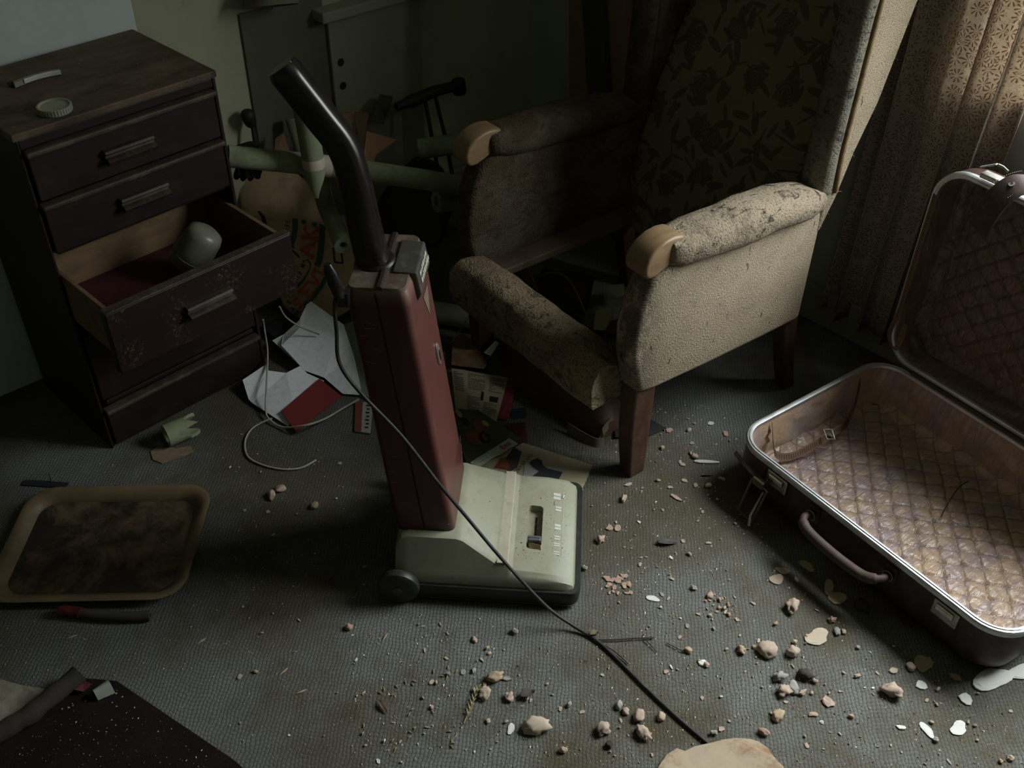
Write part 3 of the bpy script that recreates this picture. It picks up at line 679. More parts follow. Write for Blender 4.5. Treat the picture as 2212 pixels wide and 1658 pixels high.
# back
bp = [(.565, .275), (.60, .46), (.655, .647), (.725, .80), (.805, .96), (.835, 1.12), (.86, 1.17), (.895, 1.16), (.885, 1.10), (.85, .965), (.79, .815), (.70, .66), (.65, .50), (.655, .275)]
bm = N(); loft(bm, [[(x, y, z) for x, z in bp] for y in (.0625, .12, .20, .30, .40, .50, .56, .6075)])
for v in bm.verts:
    f = 1-abs((v.co.y-.335)/.275)**3
    if v.co.x < .60+.4*max(0, v.co.z-.45)+.06: v.co.x -= .022*f
bk = obj('back_rest', bm, m_flo, chair, smooth=50, bev=.012, seg=3); set_uv(bk, lambda c: (c.y, math.hypot(c.x-.56, c.z-.275)))
o = obj('lower_back_rail', bx(N(), .575, .60, .126, .545, .235, .275), m_rail, chair, bev=.003)
# frayed threads down the back edge of the near wing
bm = N(); r2 = random.Random(3)
for i in range(150):
    t = r2.random(); z = .50 + .60*t; 
    x = .632+(z-.5)*.30 if z < .685 else .688+(z-.685)*.36
    p = Vector((x-.006, r2.uniform(-.001, .03), z)); d = Vector((r2.uniform(.2, 1), r2.uniform(-.9, .1), r2.uniform(-.9, .3)))*r2.uniform(.004, .017)
    tube(bm, [p, p+d*.5+Vector((0, 0, .002)), p+d+Vector((0, 0, -.004*r2.random()))], .0005, 3, False)
tag(obj('frayed_thread', bm, simple('straw_thread', (.26, .22, .13)), chair), kind='stuff')

# ================================================================== curtain
cur = thing('curtain', 'pink and cream curtain with a small sprig print hanging behind the suitcase', 'curtain', (2.297, 0, 0))
def cur_pt(u, v):
    """u along the gathered width (0 = room side ... 1 = window side), v up"""
    y = 1.185 - .362*u - (.02*math.sin(2.2*v) if v else 0); z = .068 + 2.10*v
    spread = 1 - .18*(1-v)**1.5*(u-.2)
    y = 1.19 - (1.19-y)*spread
    a = u*4.6*2*PI + .5*math.sin(3*v+u*4)
    amp = .029*(.75+.25*math.sin(u*9)) 
    x = amp*math.sin(a) + .006*math.sin(2.1*a+v*2) + .004*noise.noise(Vector((u*20, v*6, 1)))
    y += .012*math.cos(a)
    z -= .0 if v else .006*math.sin(a*.5)
    return Vector((x, y, z))
bm = N(); nu, nv = 130, 44; G = [[bm.verts.new(cur_pt(i/nu, j/nv)) for j in range(nv+1)] for i in range(nu+1)]
for i in range(nu):
    for j in range(nv): bm.faces.new((G[i][j], G[i+1][j], G[i+1][j+1], G[i][j+1]))
me = bpy.data.meshes.new('drape'); bm.to_mesh(me); bm.free(); me.polygons.foreach_set('use_smooth', [True]*len(me.polygons)); me.materials.append(mat_curtain())
dr = mesh_obj('drape', me, cur)
uv = me.uv_layers.new(name='uv')
for lp in me.loops:
    i, j = divmod(lp.vertex_index, nv+1); uv.data[lp.index].uv = (i/nu*.72, 2.1*j/nv)
md = dr.modifiers.new('thickness', 'SOLIDIFY'); md.thickness = .0012
obj('bottom_hem', tube(N(), [cur_pt(i/nu, 0.0) for i in range(nu+1)], .0022, 6), simple('curtain_hem', (.30, .25, .2)), cur, smooth=60)
obj('curtain_pole', tube(N(), [(0, -.85, 2.18), (0, 1.30, 2.18)], .012, 12), m_leg, cur, smooth=50)

# ================================================================== open suitcase
SC = Frame((1.6, .91, 0), math.radians(-7)); SX, SY0, SY1, SH, SR = .53, -.665, .066, .142, .078
m_lea = simple('dark_brown_suitcase_skin', (.042, .019, .014), (.028, .013, .010), 12, .42, bump=.0008, bsc=300, dust=(.16, .12, .09), da=.35, dsc=25)
m_alu = simple('dull_aluminium_rim', (.62, .64, .66), (.42, .43, .44), 20, .45, .85, dust=(.25, .22, .16), da=.35, dsc=30, bump=.0002, bsc=200)
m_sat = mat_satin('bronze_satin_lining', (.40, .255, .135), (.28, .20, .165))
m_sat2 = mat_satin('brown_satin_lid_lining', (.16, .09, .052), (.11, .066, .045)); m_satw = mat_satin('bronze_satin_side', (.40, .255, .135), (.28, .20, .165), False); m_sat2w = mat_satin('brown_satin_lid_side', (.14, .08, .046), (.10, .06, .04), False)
m_strap = simple('brown_leather_strap', (.050, .029, .024), (.036, .021, .018), 20, .68, bump=.0006, bsc=260, dust=(.2, .15, .12), da=.3, dsc=40)
m_steel = simple('tarnished_steel', (.42, .42, .40), (.25, .24, .20), 30, .35, .85)
m_old = simple('greenish_corroded_buckle', (.15, .15, .10), (.07, .07, .05), 40, .55, .3)
m_web = simple('brown_elastic_web', (.16, .085, .05), (.12, .065, .04), 40, .8)
m_slot = simple('dark_elastic_stitch', (.035, .022, .016))
case = thing('suitcase', 'open brown suitcase with quilted satin lining lying below the curtain', 'suitcase', SC.O, SC.yaw)
def ring(d, z, M, r=SR): return [M @ Vector((x, y, z)) for x, y in rrect(d, SX-d, SY0+d, SY1-d, max(.01, r-d), 8)]
def shell(depth, M, m, name):
    bm = N(); loft(bm, [ring(.07, 0.001, M), ring(.045, .001, M), ring(.024, .008, M), ring(.009, .024, M), ring(.002, .046, M), ring(0, .07, M), ring(0, depth-.004, M), ring(.004, depth-.004, M), ring(.010, .05, M), ring(.034, .014, M)], (True, True))
    return obj(name, bm, m_lea, case, smooth=40)
def lining(depth, M, m, name, seed):
    nx, ny = 150, 204; bm = N(); ins = .020; zf = .024
    def inside(x, y):
        r = SR-.012; x = min(max(x, ins), SX-ins); y = min(max(y, SY0+ins), SY1-ins)
        cx = min(max(x, ins+r), SX-ins-r); cy = min(max(y, SY0+ins+r), SY1-ins-r); d = Vector((x-cx, y-cy))
        if d.length > r: d *= r/d.length; x, y = cx+d.x, cy+d.y
        return x, y
    G = []; UVS = {}
    for i in range(nx+1):
        row = []
        for j in range(ny+1):
            x, y = inside(ins+(SX-2*ins)*i/nx, SY0+ins+(SY1-SY0-2*ins)*j/ny)
            s = .042*1.414; wv = Vector((x*5, y*5, seed)); xx = x+.006*noise.noise(wv); yy = y+.006*noise.noise(wv+Vector((9, 0, 0)))
            q = abs(math.sin(PI*(xx*1.0+yy)/s))*abs(math.sin(PI*(xx*1.0-yy)/s))
            ed = min(x-ins, SX-ins-x, y-SY0-ins, SY1-ins-y)
            fade = min(1, max(0, (ed-.01)/.07))
            h = .0075*(1-math.exp(-q/.09))*fade + .0022*noise.noise(Vector((x*60+y*18, y*45-x*20, seed)))
            h += (1-fade)*.006*noise.noise(Vector((x*38, y*38, seed+4)))
            vv = bm.verts.new(M @ Vector((x, y, zf+h+.018*max(0, 1-ed/.03)**2))); row.append(vv); UVS[vv] = (xx, yy)
        G.append(row)
    for i in range(nx):
        for j in range(ny): 
            try: bm.faces.new((G[i][j], G[i+1][j], G[i+1][j+1], G[i][j+1]))
            except ValueError: pass
    lay = bm.loops.layers.uv.new('uv')
    for f in bm.faces:
        for lp in f.loops: lp[lay].uv = UVS[lp.vert]
    fl = obj(name, bm, m, case, smooth=80)
    bm = N(); rr = []
    for k in range(9):
        t = k/8; z = zf+.004+(depth-.008-zf)*t; r = []
        for p in rrect(ins-.010*t, SX-ins+.010*t, SY0+ins-.010*t, SY1-ins+.010*t, SR-.012, 14):
            r.append(p)
        # resample straight sides so that the cloth can crumple
        out = []
        for a, b in zip(r, r[1:]+r[:1]):
            L = math.hypot(a[0]-b[0], a[1]-b[1]); n = max(1, int(L/.012))
            for i in range(n): out.append((a[0]+(b[0]-a[0])*i/n, a[1]+(b[1]-a[1])*i/n))
        rr.append([M @ (Vector((x, y, z)) + Vector((SX/2-x, (SY0+SY1)/2-y, 0)).normalized()*(.011*(1-abs(2*t-1)**3)*(.5+noise.noise(Vector((x*16, y*16, z*70+seed)))))) for x, y in out])
    if len({len(r) for r in rr}) != 1:
        n0 = min(len(r) for r in rr); rr = [[r[int(i*len(r)/n0)] for i in range(n0)] for r in rr]
    loft(bm, rr, (False, False)); obj(name.replace('floor', 'wall').replace('panel', 'wall'), bm, m_satw if seed < 5 else m_sat2w, case, smooth=80)
    return fl
def rim(depth, M, lip):
    bm = N(); prof = [(-.003, -.010), (-.0035, .0), (-.001, .0035), (.006, .0045), (.0105, .003), (.0115, -.004), (.008, -.0045), (.005, -.002), (.003, -.010)]
    loft(bm, [[p for p in ring(d, depth+z, M)] for d, z in prof], closed=True)
    r_ = obj('metal_rim', bm, m_alu, case, smooth=30)
    bm = N(); loft(bm, [ring(d, depth+z, M) for d, z in ((.0035, .0045), (.0035, .0062), (.0055, .0062), (.0055, .0045))], closed=True); obj('rim_tongue', bm, m_alu, r_, smooth=30)
I4 = Matrix.Identity(4)
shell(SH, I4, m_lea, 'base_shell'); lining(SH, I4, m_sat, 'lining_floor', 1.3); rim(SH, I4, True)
# lid: hinged on the long far side, standing upright
LD = .105; th = math.radians(89)
# lid space: x from free edge (0) to hinge (SX), z = depth, open side at z = LD
ML = Matrix.Translation((SX+.006, 0, SH+.012)) @ Matrix(((math.cos(th), 0, -math.sin(th), 0), (0, 1, 0, 0), (math.sin(th), 0, math.cos(th), 0), (0, 0, 0, 1))) @ Matrix(((-1, 0, 0, SX), (0, 1, 0, 0), (0, 0, 1, -LD), (0, 0, 0, 1)))
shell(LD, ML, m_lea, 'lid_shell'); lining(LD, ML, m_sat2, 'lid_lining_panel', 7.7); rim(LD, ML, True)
obj('hinge_strip', bx(N(), SX-.006, SX+.012, SY0+.09, SY1-.09, SH-.012, SH+.012), m_strap, case, bev=.003)
# carrying handle
hp = spline([(-.001, -.192, .098), (-.030, -.190, .104), (-.046, -.205, .100), (-.050, -.235, .094), (-.052, -.30, .092), (-.050, -.362, .094), (-.044, -.388, .100), (-.028, -.403, .104), (-.001, -.402, .098)], 6)
hh = obj('carrying_handle', tube(N(), hp, [.0085 if i < 10 or i > len(hp)-11 else .0118 for i in range(len(hp))], 14), m_strap, case, smooth=60)
for y in (-.192, -.402):
    obj('handle_ring', tube(N(), [Vector((-.012, y+.012*math.cos(a), .100+.012*math.sin(a))) for a in [2*PI*i/18 for i in range(19)]], .0014, 6, False), m_steel, hh, smooth=60)
    obj('handle_plate', bx(N(), -.004, .0005, y-.016, y+.016, .078, .122), m_strap, hh, bev=.002)
# latches on the front
for y in (-.082, -.535):
    lt = obj('latch', bx(N(), -.006, .0, y-.030, y+.030, .088, .128), m_steel, case, bev=.003)
    obj('latch_slide', bx(N(), -.012, -.0055, y-.020, y+.022, .108, .124), simple('polished_latch', (.55, .53, .50), rough=.25, metal=.9), lt, bev=.003)
    for q in (-.024, .026): obj('latch_rivet', lathe(N(), [(.003, 0), (.002, .0015)], 8, Vector((-1, 0, 0)), Vector((-.006, y+q, .096))), m_steel, lt)
# leather tab and hanging buckle at the near corner
fr = bpy.data.objects.new('buckle_strap', None); COL.objects.link(fr); fr.parent = case
bm = N(); L_ = [(-.004, .046, .108), (-.014, .02, .112), (-.020, -.02, .108), (-.014, -.072, .096)]
R = [[Vector(p)+Vector(d) for d in ((0, 0, .0012), (-.007, 0, -.004), (-.007, 0, -.0065), (0, 0, -.0012))] for p in spline(L_, 5)]
loft(bm, R); obj('leather_tab', bm, m_strap, fr, smooth=40)
obj('buckle_lug', bx(N(), -.030, -.016, -.066, -.034, .082, .102), m_old, fr, bev=.002)
bq = [Vector((-.024, -.030, .092)), Vector((-.058, -.034, .012)), Vector((-.062, -.080, .010)), Vector((-.028, -.080, .090))]
obj('buckle_frame', tube(N(), bq+[bq[0]], .0034, 8, False), m_old, fr, smooth=40)
obj('buckle_prong', tube(N(), [bq[3]+Vector((.0, .010, -.010)), bq[2]+Vector((-.004, .004, .022)), bq[2]+Vector((-.012, -.004, .0))], [.0026, .003, .0034], 8), simple('pale_prong', (.32, .32, .22), rough=.5), fr, smooth=50)
# elastic strap inside the base
def ribbon(name, pts, wv, par, n=6, t=.0016, m=m_web, slots=True):
    P_ = spline(pts, n); bm = N(); R = []; wv = Vector(wv)
    for i, p in enumerate(P_):
        tg = (P_[min(i+1, len(P_)-1)]-P_[max(i-1, 0)]).normalized(); nn = tg.cross(wv).normalized()*t/2
        R.append([p+wv+nn, p-wv+nn, p-wv-nn, p+wv-nn])
    loft(bm, R); o = obj(name, bm, m, par, smooth=40)
    if slots:
        b2 = N(); D_ = 0
        for i in range(len(P_)-1):
            a, b = P_[i], P_[i+1]; tg = (b-a).normalized(); nn = tg.cross(wv).normalized(); nn = nn if nn.z > 0 else -nn
            L = (b-a).length; x = -D_ % .006
            while x < L:
                p = a+tg*x+nn*(t/2+.0003)
                b2.faces.new([b2.verts.new(q) for q in (p+wv*.6-tg*.0012, p-wv*.6-tg*.0012, p-wv*.6+tg*.0012, p+wv*.6+tg*.0012)]); x += .006
            D_ += L
        tag(obj('stitch_slot', b2, m_slot, o), kind='stuff')
    return o
st = ribbon('elastic_strap', [(.110, .045, .128), (.112, .030, .075), (.118, .018, .050), (.150, -.002, .046), (.200, -.014, .060), (.245, -.024, .080), (.285, -.018, .076), (.330, -.004, .052), (.375, .014, .046), (.410, .030, .070), (.430, .045, .120)], (.004, .006, .006), case)
obj('strap_buckle', tube(N(), [Vector(p) for p in ((.226, -.034, .086), (.246, -.042, .082), (.256, -.020, .092), (.236, -.012, .096), (.226, -.034, .086))], .0016, 8, False), m_steel, st, smooth=40)
obj('strap_clip', box(N(), (.250, -.026, .083), (.016, .010, .004), Matrix.Rotation(.4, 3, 'Z')), m_old, st, bev=.001)
ribbon('lid_elastic', [(.520, .046, .62), (.512, .044, .45), (.505, .040, .32), (.500, .046, .24), (.490, .020, .215), (.486, .006, .235), (.498, .010, .29)], (.0, .006, .0015), case)
# strap with eyelets and buckle over the top of the lid
lb = bpy.data.objects.new('lid_strap', None); COL.objects.link(lb); lb.parent = case
o = ribbon('leather_strap', [(.605, -.205, .703), (.570, -.168, .719), (.536, -.128, .720), (.512, -.106, .692), (.500, -.095, .650), (.495, -.088, .600)], (.004, .026, .008), lb, 6, .003, m_strap, False)
for p, nv_ in (((.552, -.140, .7232), (.05, -.1, 1)), ((.526, -.112, .7145), (-.5, .1, .8))):
    e = obj('eyelet', lathe(N(), [(.0035, .0), (.0035, .002), (.0065, .002), (.0065, 0)], 16, Vector(nv_), Vector(p), (False, False)), m_steel, lb, smooth=40)
    obj('eyelet_hole', lathe(N(), [(.0034, .0), (.0034, .0012)], 12, Vector(nv_), Vector(p)), simple('eyelet_dark', (.004, .004, .004)), e)
b2 = N()
for s_ in (-.022, .022):
    for i in range(16):
        f = i/15; p = Vector((.560, -.128, .7262)).lerp(Vector((.508, -.101, .7005)), f)
        p.z += .006*math.sin(PI*f); box(b2, p+Vector((.0, s_, .008*s_/.026)), (.0022, .0008, .0008))
tag(obj('stitching', b2, simple('pale_stitching', (.30, .18, .16)), lb), kind='stuff')
obj('lid_latch', bx(N(), .528, .552, -.088, -.036, .697, .709), m_steel, lb, bev=.002)
obj('latch_lever', box(N(), (.545, -.040, .722), (.008, .040, .003), Matrix.Rotation(-.55, 3, 'X')), simple('bright_lever', (.42, .44, .42), rough=.4, metal=.6), lb, bev=.001)
obj('lever_spring', tube(N(), [(.552, -.056, .729), (.556, -.066, .727), (.556, -.080, .722)], .003, 8), m_old, lb, smooth=50)
# ================================================================== things in the corner heap
def flat(name, label, cat, fn, m, nu=10, nv=10, group=None, thick=.0008):
    o = obj(name, sheet(fn, nu, nv, thick), m, smooth=30); return tag(o, label, cat, group)
LIFT = Vector((0, 0, .0007))
def crumple(fn, amp, f, seed, curl=0., cu=1, cv=1):
    return lambda u, v: fn(u, v) + Vector((0, 0, amp*noise.noise(Vector((u*f, v*f, seed))) + curl*max(0, (u if cu else 1-u)-.5)**2*max(0, (v if cv else 1-v)-.3)*4))

# ---- paper sack with printed bands
m_kraft = simple('brown_kraft_paper', (.56, .385, .24), (.43, .29, .175), 7, .85, bump=.002, bsc=22, dust=(.10, .07, .045), da=.5, dsc=9)
m_green = simple('sea_green_print', (.025, .12, .095)); m_or = simple('orange_red_print', (.56, .11, .05)); m_ink = simple('black_print', (.018, .016, .015))
m_navy = simple('navy_print', (.03, .03, .06))
SP0 = at_z(700, 700, .012); SNn = (-_hf*.80 + _Z*.60).normalized()
def sp(px, py, lift=0.): return at_p(px, py, SP0 + SNn*lift, SNn)
sack = thing('paper_sack', 'brown paper sack printed with orange letters and green bands, slumped beside the open drawer', 'sack', SP0)
def toS(p): return Vector(p)-SP0
out = [(505, 385), (560, 362), (640, 372), (705, 420), (735, 470), (790, 520), (800, 640), (752, 672), (706, 700), (655, 700), (610, 662), (585, 590), (560, 520), (520, 455)]
bm = N(); R0 = [toS(sp(*q)) for q in out]; cen = sum(R0, Vector())/len(R0)
def bulge(p, s): return cen + (p-cen)*s
loft(bm, [[bulge(p, .86) - SNn*.10 for p in R0], [p - SNn*.055 for p in R0], [bulge(p, .99) - SNn*.008 for p in R0], [bulge(p, .93) - SNn*.0004 for p in R0]])
for v in bm.verts:
    if (v.co+SP0).z < .004: v.co.z = .004-SP0.z
obj('sack_body', bm, m_kraft, sack, smooth=50)
def band(pa, pb, m, name):
    """strip between two pixel polylines carried on the sack's face"""
    bm = N(); a = spline([toS(sp(*q, .0012)) for q in pa], 6); b = spline([toS(sp(*q, .0012)) for q in pb], 6)
    for i in range(len(a)-1): bm.faces.new([bm.verts.new(q) for q in (a[i], a[i+1], b[i+1], b[i])])
    return obj(name, bm, m, sack)
band([(631, 471), (631, 500), (625, 522), (632, 536)], [(643, 472), (642, 505), (636, 525), (635, 536)], m_green, 'green_band')
band([(661, 560), (669, 574), (656, 600), (638, 616)], [(663, 558), (672, 572), (660, 602), (639, 626)], m_green, 'green_band')
band([(690, 482), (688, 520), (684, 555), (679, 572)], [(703, 488), (701, 525), (697, 560), (690, 578)], m_green, 'green_band')
band([(698, 590), (697, 602), (676, 632), (632, 678)], [(706, 596), (704, 610), (682, 642), (638, 686)], m_green, 'green_band')
band([(652, 474), (651, 482)], [(661, 476), (660, 484)], m_green, 'green_tick'); band([(674, 479), (673, 487)], [(685, 481), (684, 490)], m_green, 'green_tick')
band([(618, 652), (626, 658)], [(622, 648), (631, 653)], m_green, 'green_tick'); band([(626, 664), (632, 672)], [(632, 662), (638, 668)], m_green, 'green_tick')
def letter(ch, c, deg, size, m, wide=1., bold=.03, serif=True):
    o = toS(sp(*c, .0020)); a = math.radians(deg); e = 12
    ex = (toS(sp(c[0]+e*math.cos(a), c[1]-e*math.sin(a), .002))-o); ey = (toS(sp(c[0]-e*math.sin(a), c[1]-e*math.cos(a), .002))-o)
    ex /= e; ey /= e           # one photograph pixel along the writing, on the paper
    bm = N(); put_text(bm, ch, size*1.38, o, ex*wide, ey, bold*size)
    if serif:
        h = size*.5; t = size*.09; wd = size*.36*wide
        bars = {'A': [(-.36, -1), (.36, -1)], 'K': [(-.28, -1), (.36, -1), (-.28, 1), (.34, 1)], 'V': [(-.36, 1), (.36, 1)], 'I': [(0, -1), (0, 1)], 'E': [(-.3, -1), (-.3, 1)]}.get(ch, [])
        for bxx, s in bars:
            x = bxx*size*wide; y = s*(h-t*.5)
            q = [(x-size*.17, y-t), (x+size*.17, y-t), (x+size*.17, y+t), (x-size*.17, y+t)]
            bm.faces.new([bm.verts.new(o+SNn*.0003+ex*a_+ey*b_) for a_, b_ in q])
    o_ = obj('printed_letter', bm, m, sack); return o_
for ch, c, d, s, wd in (('A', (664, 540), 84, 30, 1.25), ('K', (671, 505), 80, 32, 1.0), ('S', (645, 658), 38, 30, 1.05), ('E', (664, 631), 45, 30, .95), ('V', (681, 608), 55, 30, 1.05), ('I', (690, 588), 64, 28, .9)): letter(ch, c, d, s, m_or, wd, .02)
for ch, c, d in (('N', (616, 507), 84), ('G', (618, 497), 84), ('E', (620, 487), 84), ('S', (622, 479), 82), ('L', (638, 603), 47), ('L', (643, 597), 47), ('E', (649, 590), 50), ('M', (654, 574), 62), ('A', (657, 564), 66)): letter(ch, c, d, 9.5, m_ink, .85, .01, False)
band([(630, 537), (637, 543), (645, 550), (648, 557)], [(631, 543), (636, 548), (641, 553), (644, 556)], m_ink, 'black_flourish')
band([(560, 455), (570, 465), (575, 478), (575, 490)], [(556, 456), (563, 468), (567, 480), (571, 492)], m_ink, 'black_flourish')
band([(718, 535), (721, 566)], [(722, 534), (725, 566)], m_navy, 'navy_frame'); band([(721, 563), (741, 567)], [(721, 567), (741, 570)], m_navy, 'navy_frame'); band([(735, 540), (738, 568)], [(739, 538), (742, 568)], m_navy, 'navy_frame')
band([(700, 690), (716, 672), (724, 664)], [(703, 693), (719, 675), (727, 667)], m_kraft, 'fold_crease')

# ---- pipe insulation
m_foam = simple('pale_green_foam', (.25, .275, .165), (.185, .205, .12), 14, .9, bump=.0008, bsc=220, dust=(.09, .075, .045), da=.55, dsc=12)
m_tape = simple('dirty_white_tape', (.55, .49, .40), (.40, .34, .26), 25, .7)
m_hole = simple('foam_bore', (.012, .012, .009))
def pipe(label, pts, r, tape=None, torn=False, hole=True):
    p = thing('pipe_insulation', label, 'pipe lagging', pts[0], group=None); o0 = Vector(pts[0]); q = [Vector(a)-o0 for a in pts]
    sm = spline(q, 8) if len(q) > 2 else [q[0].lerp(q[1], i/10) for i in range(11)]
    bm = N(); tube(bm, sm, r, 18, hollow=.42); obj('foam_tube', bm, m_foam, p, smooth=60)
    if tape:
        for a, b in tape:
            i = int(a*(len(sm)-1)); d_ = (sm[min(i+1, len(sm)-1)]-sm[i]).normalized()
            bm = N(); tube(bm, [sm[i], sm[i]+d_*b], r*1.03, 18, hollow=.97); obj('tape_band', bm, m_tape, p, smooth=60)
    if torn:
        d_ = (sm[-1]-sm[-2]).normalized(); s = d_.orthogonal().normalized(); s = (-_hf - d_*d_.dot(-_hf)).normalized(); u = d_.cross(s); bm = N()
        R = []
        for i in range(8):
            t = i/7; wdt = (1-t)**1.4*1.25+.18; R.append([sm[-1]+d_*(r*2.3*t) + (s*math.cos(a)+u*math.sin(a))*rr for rr in (r, r*.62) for a in ([wdt*(-1+2*j/6) for j in range(7)] if rr == r else [wdt*(1-2*j/6) for j in range(7)])])
        loft(bm, R); obj('torn_tongue', bm, m_foam, p, smooth=60)
    return p
PA = at_x(492, 337, 1.06); PB = at_y(1003, 402, 1.955)
pipe('long green foam pipe lying across the corner heap behind the vacuum handle', [PA, PA.lerp(PB, .5)+Vector((0, 0, .008)), PB], .0275, [(.375, .030)])
q0 = at_p(655, 218, PA.lerp(PB, .34)-_hf*.058, -_hf); q1 = at_p(680, 368, PA.lerp(PB, .34)-_hf*.058, -_hf)
pipe('upright green foam pipe with a torn tip crossing over the long one', [q0, q1], .0275, [(.88, .026)], True)
pipe('bent green foam pipe with open end leaning in front of the paper sack', [at_p(690, 375, PA.lerp(PB, .36)+_hf*.06, -_hf), at_p(703, 440, SP0+_hf*.14, -_hf), at_p(726, 492, SP0+_hf*.05, -_hf), at_p(742, 530, SP0-_hf*.030, -_hf)], .025)
e0 = at_y(942, 434, 2.02); pipe('short thick green foam pipe poking out beside the armchair, open end to the left', [e0, e0+Vector((.20, -.05, -.035))], .032)
e0 = at_y(905, 322, 2.25); pipe('dim green foam pipe lying behind the pile towards the window wall', [e0, at_y(1060, 300, 2.12)], .030)
e0 = at_z(930, 672, .036); pipe('dim green foam pipe on the floor under the front rail of the armchair', [e0, at_z(1035, 690, .036)], .032)
e0 = at_y(628, 255, 2.42); pipe('slim olive pipe standing against the back wall left of the upright foam pipe', [e0, at_y(672, 395, 2.36)], .017)
# stub of pipe lagging on the carpet by the chest
st = thing('pipe_insulation_stub', 'broken stub of green foam pipe on carpet in front of the chest', 'pipe lagging', at_z(392, 948, 0), -.1)
bm = N(); R = []; Ri = []
for i in range(9):
    t = i/8; ro = .030-.002*t; R.append([Vector((-.02+.0, 0, .028)) + (Vector((math.cos(a)*ro, math.sin(a)*ro, 0))) for a in [2*PI*j/24 for j in range(24)]])
rings = []
for i in range(9):
    t = i/8; r_ = []
    for j in range(24):
        a = 2*PI*j/24; L = .055*(1+.25*math.sin(3*a)) if not 9 < j < 13 else .022
        r_.append(Vector((-.035+L*t*1.25, math.cos(a)*.029, .029+math.sin(a)*.029)))
    rings.append(r_)
inner = [[Vector((p.x, p.y*.72, .029+(p.z-.029)*.72)) for p in r] for r in rings]
loft(bm, rings+inner[::-1], closed=True); obj('foam_tube', bm, m_foam, st, smooth=60)
tag(obj('sawdust_spill', poly_sheet([at_z(*q, .0025) for q in ((325, 975), (345, 960), (380, 968), (412, 962), (418, 975), (395, 985), (350, 1000), (330, 992))], .002), simple('pinkish_sawdust', (.24, .165, .10), (.17, .12, .08), 60, .95, bump=.002, bsc=200)), 'patch of pinkish plaster dust on carpet below the green stub', 'dust')

# ---- cardboard, boards, dark bag and tool in the corner
m_card = simple('brown_cardboard', (.22, .115, .05), (.165, .085, .038), 6, .8, bump=.0006)
def slab(name, label, cat, pts, n, th, m, bev=.002):
    bm = N(); P_ = [Vector(p) for p in pts]; loft(bm, [P_, [p + Vector(n)*th for p in P_]]); return tag(obj(name, bm, m, bev=bev), label, cat)
back = Vector(_hf)
slab('cardboard_sheet', 'orange-brown cardboard sheet with pointed corner right of the vacuum handle', 'cardboard', [at_y(792, 285, 2.20), at_y(857, 303, 2.20), at_y(812, 335, 2.17), at_y(792, 395, 2.12), at_y(778, 400, 2.12)], back, .006, m_card)
slab('plank_offcut', 'upright brown board directly behind the bend of the vacuum handle', 'board', [at_y(733, 245, 2.33), at_y(760, 246, 2.33), at_y(765, 400, 2.25), at_y(722, 400, 2.25)], back, .014, m_card)
slab('plank_offcut', 'narrower brown board standing between the vacuum handle and cardboard sheet', 'board', [at_y(764, 244, 2.34), at_y(797, 246, 2.34), at_y(782, 330, 2.28), at_y(776, 400, 2.25), at_y(767, 400, 2.25)], back, .014, mat_wood('tan_offcut', (.14, .075, .034), (.10, .052, .026)))
slab('brown_board_scrap', 'small brown board scrap in the heap left of the upright foam pipe', 'board', [at_y(594, 300, 2.40), at_y(612, 286, 2.40), at_y(628, 340, 2.36), at_y(590, 345, 2.36)], back, .008, m_card)
slab('grey_block', 'small dull block leaning by the wall left of the dark tool', 'block', [at_y(800, 262, 2.36), at_y(820, 208, 2.40), at_y(848, 214, 2.40), at_y(828, 270, 2.36)], back, .02, simple('olive_block', (.06, .052, .035)))
m_dk = simple('black_heap_plastic', (.010, .010, .010), (.017, .016, .014), 10, .6, bump=.003, bsc=14)
bagd = thing('refuse_bag', 'black plastic bag in the dark corner behind the vacuum cleaner', 'bag', at_z(870, 560, 0))
b0 = bagd.location.copy(); bm = N(); ol = [(800, 395), (850, 352), (905, 350), (960, 390), (985, 450), (960, 560), (920, 600), (850, 600), (815, 540), (800, 470)]
RR = [at_p(*q, b0+_hf*.12, (-_hf*.9+_Z*.45).normalized())-b0 for q in ol]; cc = sum(RR, Vector())/len(RR)
for p in RR: p.z = max(p.z, .004-b0.z)
loft(bm, [[cc+(p-cc)*s+_hf*h for p in RR] for s, h in ((.55, -.035), (.85, -.02), (1.0, .03), (.9, .12))]); subd(bm, 1); disp(bm, .012, 14, 2)
for v in bm.verts: v.co.z = max(v.co.z, .003)
obj('bag_body', bm, m_dk, bagd, smooth=60)
m_gl = simple('faint_grey_lettering', (.05, .048, .04)); bn = (-_hf*.9+_Z*.45).normalized()
for ch, c, s in (('N', (889, 432), 26), ('O', (893, 466), 30), ('V', (897, 500), 26)):
    bm = N(); o_ = at_p(*c, b0+_hf*.12-_hf*.052, bn); ex = at_p(c[0]+2, c[1]-10, b0+_hf*.068, bn)-o_; ey = at_p(c[0]-10, c[1]-2, b0+_hf*.068, bn)-o_
    v_, f_ = glyphs(ch, s*1.35, -.0); big = [Vector(o_)-b0+ex*(a[0]/10)+ey*(a[1]/10) for a in v_]
    from collections import Counter
    cnt = Counter(tuple(sorted((p[i], p[(i+1) % len(p)]))) for p in f_ for i in range(len(p)))
    for (i, j), n_ in cnt.items():
        if n_ == 1: tube(bm, [big[i], big[j]], .0007, 3, False)
    obj('outlined_letter', bm, m_gl, bagd)
tool = thing('garden_tool', 'dark hammer-like tool with two rods standing in the corner by the wall', 'tool', at_y(960, 290, 2.33))
t0 = tool.location.copy(); T_ = lambda a, b, y=2.33: at_y(a, b, y)-t0
m_iron = simple('black_iron', (.010, .009, .009), (.018, .014, .012), 20, .6)
